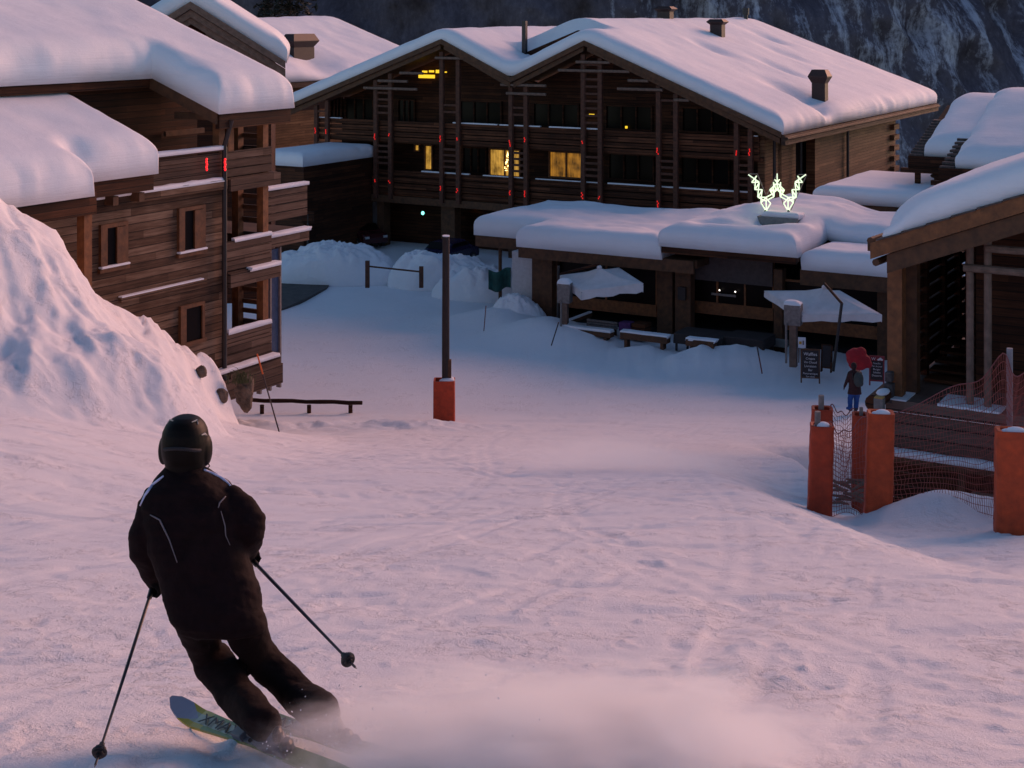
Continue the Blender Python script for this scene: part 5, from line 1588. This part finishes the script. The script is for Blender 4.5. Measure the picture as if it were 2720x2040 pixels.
def skier():
    J = lambda x, y, Y: wp(x*1.2297, y*1.2297, Y)
    D = lambda Y: FPX/1.2297/Y              # overview pixels per metre
    base = J(625, 1600, 6.75)
    rt = thing("person", "skier seen from behind in dark jacket and helmet, leaning into a left turn", "person", tuple(base))
    o = base
    mb = MB()
    def ring(x0, x1, y, Y, dep, n=24, sq=2.4):
        c = J((x0+x1)/2, y, Y)-o; hw = (x1-x0)/2/D(Y)
        out = []
        for i in range(n):
            a = 2*math.pi*i/n; ca, sa = math.cos(a), math.sin(a)
            out.append(c+Vector((hw*math.copysign(abs(ca)**(2/sq), ca), dep*math.copysign(abs(sa)**(2/sq), sa), .0)))
        return out
    # jacket: collar to hem
    mb.loft([ring(360, 437, 1004, 6.98, .085), ring(352, 443, 1018, 6.97, .10), ring(336, 466, 1032, 6.95, .115), ring(315, 500, 1052, 6.93, .135), ring(304, 524, 1085, 6.92, .155), ring(310, 530, 1125, 6.90, .165),
             ring(322, 532, 1170, 6.88, .165), ring(335, 540, 1215, 6.86, .16), ring(345, 553, 1258, 6.84, .17), ring(356, 564, 1295, 6.82, .175), ring(367, 566, 1322, 6.81, .17), ring(376, 568, 1336, 6.80, .165)])
    # hips and trousers
    mb.loft([ring(368, 560, 1300, 6.82, .15), ring(374, 570, 1335, 6.80, .155), ring(384, 574, 1352, 6.80, .15), ring(402, 572, 1362, 6.80, .12)])
    def ski_frame(tail, tip, roll):
        ta = Vector((*tail, gz(*tail)+.03)); tp = Vector((*tip, gz(*tip)+.035))
        ex = (tp-ta).normalized(); ey = Vector((0, 0, 1)).cross(ex).normalized(); ez = ex.cross(ey).normalized()
        c, s = math.cos(roll), math.sin(roll)
        M = Matrix((ex, ey*c-ez*s, ez*c+ey*s)).transposed().to_4x4(); M.translation = ta
        return M, (tp-ta).length
    SK1 = ((-.66, 5.99), (-1.64, 7.25), R(26)); SK2 = ((-.36, 6.13), (-1.42, 7.33), R(24))
    ANK = []
    for sk_, f in ((SK1, .375), (SK2, .41)):
        M, Ls = ski_frame(*sk_); M = M @ Matrix.Translation((Ls*f, 0, .028)); ANK.append((M @ Vector((-.01, 0, .21))-o, M @ Vector((-.015, 0, .135))-o))
    L = lambda x, y, Y, r: (J(x, y, Y)-o, r/D(Y))
    def chain(ps, end=None):
        q = [L(*p) for p in ps]
        if end: q += [(end[1], .084)]
        limb(mb, [a for a, _ in q], [b for _, b in q], 18)
    chain([(432, 1335, 6.80, 56), (431, 1368, 6.84, 45), (445, 1404, 6.92, 37), (462, 1434, 6.94, 43.5), (493, 1472, 6.84, 42), (521, 1511, 6.72, 42)], ANK[0])
    chain([(517, 1330, 6.80, 53), (535, 1368, 6.84, 44), (556, 1404, 6.92, 37), (575, 1436, 6.95, 44), (611, 1466, 6.90, 42), (647, 1507, 6.82, 42)], ANK[1])
    chain([(470, 1430, 6.98, 34), (466, 1418, 6.97, 34)])      # knees push forward under the cloth
    # sleeves
    chain([(338, 1084, 6.92, 33), (322, 1112, 6.90, 33), (312, 1150, 6.88, 35), (314, 1192, 6.90, 33), (322, 1228, 6.96, 27), (328, 1246, 7.00, 22)])
    chain([(498, 1080, 6.92, 33), (520, 1100, 6.90, 33), (539, 1132, 6.88, 36), (543, 1152, 6.90, 33), (541, 1176, 6.98, 26), (539, 1192, 7.04, 21)])
    # neck and head under the helmet
    limb(mb, [J(402, 1000, 6.98)-o, J(400, 955, 7.0)-o], [.062, .09], 14)
    # hands closed on the pole grips
    hl, hr = J(330, 1268, 7.02)-o, J(541, 1206, 7.10)-o
    tl, tr = J(206, 1652, 6.02)-o, J(767, 1441, 6.2)-o
    gl, gr = (hl-tl).normalized(), (hr-tr).normalized()
    hand(mb, J(328, 1250, 7.0)-o, hl, gl, Vector((0, -1, .3)), 1.12)
    hand(mb, J(540, 1194, 7.05)-o, hr, gr, Vector((-.6, -1, .4)), 1.12)
    JK = m_plain("dark_jacket", (.0105, .0042, .0047), .85, .3, 14, .35); TR = m_plain("dark_trousers", (.0105, .0045, .0044), .88, .3, 12, .4); GL = m_plain("black_glove", (.005, .004, .004), .8, .2)
    zt = J(0, 1336, 6.8).z-o.z
    for M_ in (JK, TR, GL): M_.node_tree.nodes['Principled BSDF'].inputs['Specular IOR Level'].default_value = .12
    hlv, hrv = np.array(hl), np.array(hr)
    def split(c):
        i = np.where(c[:, 2] < zt+.02*np.sin(c[:, 0]*9), 1, 0)
        return np.where((np.linalg.norm(c-hlv, axis=1) < .075) | (np.linalg.norm(c-hrv, axis=1) < .075), 2, i)
    body = remesh("body", mb, .0085, [JK, TR, GL], rt, .018, 4, split, 6.0)
    body['label'] = "dark maroon jacket, baggy dark trousers and black gloves"
    bm = bmesh.new(); bm.from_mesh(body.data); tree = BVHTree.FromBMesh(bm); bm.free()
    def surf(x, y):
        d = J(x, y, 1.0).normalized(); h = tree.ray_cast(-o, d)
        return h[0]-d*.004 if h[0] is not None else None
    def stripe(name, pts, w, mat):
        P = []
        for (a, b) in zip(pts[:-1], pts[1:]):
            for k in range(6): P.append(surf(a[0]+(b[0]-a[0])*k/6, a[1]+(b[1]-a[1])*k/6))
        P = [p for p in P if p is not None]
        rs = [w*(.55+.45*math.sin(math.pi*min(1, (i+1)/len(P)*1.1))) for i in range(len(P))]
        MB().tube(P, rs, 6).build(name, mat, rt, smooth=True)
    WH = m_plain("reflective_piping", (.55, .55, .75), .35, .1); GP = m_plain("grey_piping", (.15, .12, .13), .6, .2)
    z1 = lambda x, y: (162.6+x*.2941, 853.9+y*.2941)
    stripe("reflective_piping", [z1(648, 592), z1(570, 655), z1(512, 735), z1(470, 825)], .0075, WH)
    stripe("reflective_piping", [z1(945, 545), z1(1050, 592), z1(1110, 632), z1(1145, 668)], .0085, WH)
    stripe("back_seam", [z1(550, 878), z1(620, 915), z1(690, 1060), z1(760, 1262)], .004, GP)
    stripe("back_seam", [z1(1105, 742), z1(1060, 790), z1(1048, 835)], .004, GP)
    stripe("back_seam", [z1(1070, 850), z1(1100, 960), z1(1105, 1030), z1(1143, 1115)], .003, GP)
    # helmet
    mh = MB()
    def hr_(y, hw, dep, Y=7.0, cx=400): return ring(cx-hw*.93, cx+hw*.93, y, Y, dep, 28, 2.15)
    mh.loft([hr_(897.8, 8, .02), hr_(900, 22, .055), hr_(906, 34, .085), hr_(916, 44, .108), hr_(930, 51, .124), hr_(948, 54, .132), hr_(966, 54, .132), hr_(980, 52.5, .125, 7.0, 400), hr_(994, 49, .105, 6.99, 401), hr_(1004, 46, .10, 6.985, 401), hr_(1012, 43, .095, 6.98, 400)])
    mh.ell(J(446, 972, 7.01)-o, .028, .06, .075, 12, 8); mh.ell(J(354, 972, 7.01)-o, .025, .06, .07, 12, 8)
    HM = m_plain("helmet_shell", (.006, .004, .003), .5, .2)
    HM.node_tree.nodes['Principled BSDF'].inputs['Specular IOR Level'].default_value = .10
    hm = remesh("helmet", mh, .006, [HM], rt, 0, 6)
    bm = bmesh.new(); bm.from_mesh(hm.data); tree = BVHTree.FromBMesh(bm); bm.free()
    h2 = lambda x, y: ((320+x*.1326)/1.2297, (1080+y*.1326)/1.2297)
    VT = m_plain("vent_trim", (.42, .36, .32), .3, .1)
    for pts in ([h2(930, 350), h2(1000, 270), h2(1050, 285)], [h2(1430, 310), h2(1530, 275), h2(1555, 350)], [h2(1625, 570), h2(1690, 545), h2(1730, 575)]):
        P = [surf(*q) for q in pts]; P = [p for p in P if p is not None]
        if len(P) > 2: MB().tube(P, [.002, .006, .003], 6).build("vent", VT, hm)
    P = [J(x, y, 6.95)-o for x, y in (h2(1690, 1150), h2(1760, 1130), h2(1785, 1190), h2(1740, 1235), h2(1640, 1230))]
    MB().tube(P, .0035, 6).build("strap_loop", BLACK, hm)
    MB().tube([surf(*h2(880+k*60, 860-18*math.sin(k*.4))) for k in range(13) if surf(*h2(880+k*60, 860-18*math.sin(k*.4)))], .009, 6).build("goggle_strap", m_plain("strap", (.02, .015, .018), .8, .2), hm)
    # boots
    BT = m_plain("grey_boot", (.10, .10, .12), .35, .2); BK = m_plain("boot_dark", (.02, .015, .015), .4, .2)
    def boot(M):
        "M: frame on the ski under the boot (x along the ski, z up the tilted leg)"
        m = MB()
        def P(x, y, z): return (M @ Vector((x, y, z)))-o
        def rg(ox, hw, hl, z, n=18): return [P(ox+hl*math.cos(2*math.pi*i/n), hw*math.sin(2*math.pi*i/n), z) for i in range(n)]
        m.loft([rg(.03, .046, .155, .0), rg(.03, .053, .160, .03), rg(.025, .054, .152, .06), rg(.0, .055, .112, .09), rg(-.01, .050, .07, .125)])
        b = m.build("boot", BT, rt, smooth=True)
        for x0, z0, x1, z1 in ((.10, .055, .06, .075), (.06, .10, .02, .12)):
            for sy in (-1, 1): MB().tube([P(x0, sy*.057, z0), P(x1, sy*.063, z1)], .010, 6).build("buckle", BK, b)
        mm = MB(); mm.ell(P(-.10, 0, .085), .025, .042, .035, 10, 6); mm.ell(P(-.13, 0, .035), .035, .05, .03, 10, 6); mm.build("spoiler", BK, b)
    for sk_, f in ((SK1, .375), (SK2, .41)):
        M, Ls = ski_frame(*sk_); boot(M @ Matrix.Translation((Ls*f, 0, .028)))
    # poles: held, so things of their own
    PM = m_plain("pole_shaft", (.018, .014, .022), .35, .2)
    for nm, h, tip, g in (("left ski pole, its tip planted at the bottom edge beside the skier", hl, tl, gl), ("ski pole trailing from the skier's far hand, tip in the air", hr, tr, gr)):
        pr = thing("ski_pole", nm, "ski pole", tuple(tip+o), 0, "the skier's poles"); d = (h-tip)
        MB().tube([g*.0, d*.5, d-g*.05], [.005, .0075, .0085], 10).build("shaft", PM, pr)
        MB().tube([d-g*.075, d-g*.03, d+g*.04, d+g*.075, d+g*.09], [.012, .014, .0145, .018, .013], 12).build("grip", BLACK, pr)
        m = MB(); q = g.orthogonal().normalized(); r2 = g.cross(q); ring_ = []
        for k in range(17): ring_.append(g*.065+(q*math.cos(k*math.pi/8)+r2*math.sin(k*math.pi/8))*.024)
        m.tube(ring_, .009, 6)
        for k in range(0, 16, 4): m.tube([g*.075, ring_[k]], .006, 5)
        m.tube([g*.05, g*.085], .024, 8); m.tube([g*.04, g*.11], .012, 8); m.build("basket", BLACK, pr)
        MB().tube([Vector((0, 0, 0))-g*.012, g*.012], [.002, .005], 6).build("tip", W_GREY, pr)
    # skis
    def ski(label, tail, tip, roll):
        M, Ls = ski_frame(tail, tip, roll)
        sk = thing("ski", label, "ski", (0, 0, 0), 0, "the skier's skis"); sk.matrix_world = M
        m = MB(); n = 46; ringsv = []
        for i in range(n+1):
            u = i/n; x = u*Ls
            w = np.interp(u, [0, .03, .1, .5, .86, .93, .97, .99, 1], [.03, .044, .047, .034, .056, .056, .045, .03, .008])
            z = .085*max(0, (u-.85)/.15)**2 + .018*math.sin(math.pi*min(1, u/.85))*.4
            t_ = .012 if u < .85 else .008
            ringsv.append([(x, -w, z), (x, w, z), (x, w*.94, z+t_), (x, -w*.94, z+t_)])
        m.loft(ringsv)
        t = NT("ski_topsheet").set(Roughness=.3)
        tc = t.node("ShaderNodeTexCoord"); sp = t.node("ShaderNodeSeparateXYZ"); t.l.new(tc.outputs['Object'], sp.inputs[0])
        ay = t.math('ABSOLUTE', sp.outputs[1]); x = sp.outputs[0]
        tipm = t.math('GREATER_THAN', t.math('ADD', x, t.math('MULTIPLY', ay, -2.2)), Ls*.865)
        strip = t.math('LESS_THAN', ay, .026); pale = t.math('GREATER_THAN', x, Ls*.5)
        ylw = t.math('GREATER_THAN', x, Ls*.80)
        col = t.mix(ylw, (.13, .19, .03), (.38, .30, .02))
        col = t.mix(t.math('MULTIPLY', strip, pale), col, (.27, .31, .24))
        col = t.mix(tipm, col, (.25, .26, .33))
        edge = t.math('GREATER_THAN', t.math('ADD', ay, t.math('MULTIPLY', t.math('SUBTRACT', x, Ls*.97), .6)), .052)
        col = t.mix(t.math('MULTIPLY', edge, tipm), col, (.03, .03, .045))
        t.color(col)
        m.build("plank", t.m, sk)
        zt_ = .0145+.007
        INK = m_plain("black_print", (.012, .012, .012), .5, .1)
        text_mesh("lettering", "XMAX", .125, INK, sk, (Ls*.715, 0, zt_), (0, R(0), R(180)), 'CENTER', .0008).scale = (1.12, .62, 1)
        m = MB(); m.box(Ls*.30, Ls*.37, -.035, .035, .014, .055); m.box(Ls*.54, Ls*.60, -.035, .035, .014, .05); m.box(Ls*.37, Ls*.54, -.03, .03, .014, .026); m.build("binding", BT, sk, bevel=.008)
        return sk
    ski("yellow-green ski under the skier's left leg, grey tip and black lettering in view", *SK1)
    ski("ski mostly hidden in powder, its tip behind the skier's left leg", *SK2)
skier()

def walker():
    Y = 51.8; c = wp(2268, 1092, Y); k = Y/FPX
    rt = thing("person", "person in dark red coat and blue trousers walking towards the red heart", "person", (c.x, Y, c.z))
    P = lambda x, y, d=0: Vector(((x-2268)*k, d, (1092-y)*k))
    mb = MB()
    def ring(x0, x1, y, dep, n=16):
        a, b = P(x0, y), P(x1, y); ce = (a+b)/2; hw = (b.x-a.x)/2
        return [ce+Vector((hw*math.cos(2*math.pi*i/n), dep*math.sin(2*math.pi*i/n), 0)) for i in range(n)]
    mb.loft([ring(2261, 2276, 983, .09), ring(2256, 2284, 986, .12), ring(2254, 2287, 994, .14), ring(2255, 2287, 1010, .15), ring(2254, 2287, 1025, .15), ring(2252, 2288, 1040, .16), ring(2251, 2289, 1047, .15)])
    limb(mb, [P(2262, 1044), P(2259, 1062, .04), P(2257, 1084, -.10)], [.115, .095, .085], 12)
    limb(mb, [P(2277, 1044), P(2277, 1066, .12), P(2275, 1088, .10)], [.115, .095, .085], 12)
    limb(mb, [P(2255, 1082, -.14), P(2250, 1084, -.02)], [.05, .045], 10); limb(mb, [P(2274, 1093, .05), P(2273, 1094, .2)], [.05, .045], 10)
    limb(mb, [P(2257, 991), P(2251, 1010, .02), P(2245, 1026, .05)], [.075, .062, .05], 12); limb(mb, [P(2284, 991), P(2289, 1010, .06), P(2288, 1022, .16)], [.075, .062, .05], 12)
    limb(mb, [P(2244, 1028, .05), P(2243, 1034, .07)], [.032, .03], 8)
    for q in range(4): limb(mb, [P(2242.2+q*.7, 1035, .06+.02*q), P(2242.5+q*.6, 1039-.4*q, .08+.02*q)], [.012, .010], 6)
    limb(mb, [P(2245, 1033, .1), P(2245.5, 1036, .12)], [.013, .011], 6)
    limb(mb, [P(2269, 984), P(2268, 974)], [.055, .085], 12)
    co = m_plain("red_coat", (.026, .005, .007), .8, .3); jn = m_plain("blue_trousers", (.008, .06, .25), .8, .2); sh = m_plain("dark_shoe", (.03, .03, .06), .7, .2)
    zh, zs = (1092-1046)*k, .10
    remesh("body", mb, .014, [co, jn, sh], rt, .012, 3, lambda c: np.where(c[:, 2] < zs, 2, np.where(c[:, 2] < zh, 1, 0)), 7)
    m = MB(); m.ell(P(2268, 972, .0), .105, .115, .13, 14, 10); m.build("hat", m_plain("dark_hat", (.02, .008, .010), .9, .2), rt, smooth=True)
    m = MB(); m.ell(P(2277, 1004, -.20), .18, .11, .27, 16, 10); m.ell(P(2281, 1012, -.27), .11, .07, .14, 12, 8); 
    bp = thing("backpack", "grey-green backpack on the back of the person in the dark red coat", "backpack", tuple(Vector(rt.location)))
    remesh("bag", m, .02, [m_plain("grey_green_cloth", (.035, .05, .05), .8, .3)], bp, .01, 3)
    m = MB()
    for x in (2263, 2283): m.tube([P(x, 1006, -.12), P(x-1, 990, -.15), P(x, 985, 0), P(x, 996, .15)], .02, 6)
    m.build("strap", BLACK, bp)
walker()

# ------------------------------------------------------------------ powder thrown up by the skis
def powder(name, label, c, r, dens, sc, rot, seed, bias=.42):
    m = MB(); m.ell((0, 0, 0), 1, 1, 1, 32, 20)
    t = NT(name+"_air")
    t.n.remove(t.b)
    v = t.node("ShaderNodeVolumePrincipled"); v.inputs['Color'].default_value = (1, 1, 1, 1); v.inputs['Anisotropy'].default_value = .1
    t.l.new(v.outputs[0], t.out.inputs['Volume'])
    tc = t.node("ShaderNodeTexCoord"); ln = t.node("ShaderNodeVectorMath", operation='LENGTH'); t.l.new(tc.outputs['Object'], ln.inputs[0])
    mp = t.node("ShaderNodeMapping"); mp.inputs['Scale'].default_value = sc; mp.inputs['Location'].default_value = (seed, seed*2, 0); t.l.new(tc.outputs['Object'], mp.inputs[0])
    n = t.noise(mp.outputs[0], 1.0, 5, .6, .5)
    f = t.math('SUBTRACT', 1.0, ln.outputs['Value'])
    f = t.math('MAXIMUM', f, 0.0)
    d = t.math('MAXIMUM', t.math('SUBTRACT', t.math('ADD', n, t.math('MULTIPLY', f, .55)), bias+.18), 0.0)
    t.l.new(t.math('MULTIPLY', t.math('MULTIPLY', d, t.math('POWER', f, .7)), dens), v.inputs['Density'])
    o = m.build(name, t.m); o.location = c; o.scale = r; o.rotation_euler = (R(-14), 0, rot)
    tag(o, label, "powder snow", None, 'stuff')
powder("powder_snow", "cloud of powder snow sprayed up behind the skier's skis", (.22, 6.35, -3.14), (1.65, .85, .38), 36, (2.9, 2.0, 2.4), R(6), 1)
powder("powder_snow", "dense puff of powder round the skier's boots", (-.66, 6.12, -3.25), (.74, .42, .16), 34, (2.4, 2.0, 2.4), R(-30), 4)
powder("powder_snow", "thin powder trailing over the tails of the skis", (-.42, 6.02, -3.13), (.66, .34, .17), 30, (2.6, 2.0, 2.4), R(-20), 11)
powder("powder_snow", "faint veil of drifting powder far down the piste", (2.2, 27.5, -8.35), (3.4, 2.4, .62), 3.4, (1.7, 1.3, 1.2), R(-5), 7)

def spray_grains():
    m = MB(); rr = random.Random(21)
    for k in range(420):
        u = rr.random()**1.6
        x = -1.05+1.3*u; y = 6.45-.25*u+rr.gauss(0, .22); g = gz(x, y)
        z = g+abs(rr.gauss(0, .10+.14*u)); r = rr.uniform(.0022, .0055)*(1.5 if rr.random() < .1 else 1)
        p = Vector((x, y, z)); a, b, c = (Vector((rr.uniform(-1, 1), rr.uniform(-1, 1), rr.uniform(-1, 1))).normalized()*r*rr.uniform(.7, 1.3) for _ in range(3))
        m.add([p+a, p-a, p+b, p-b, p+c, p-c], [(0, 2, 4), (2, 1, 4), (1, 3, 4), (3, 0, 4), (2, 0, 5), (1, 2, 5), (3, 1, 5), (0, 3, 5)])
    tag(m.build("snow_grains", SNOWB, None, fix=False), "scattered snow crumbs flung up from the skis", "snow crumbs", None, 'stuff')
spray_grains()
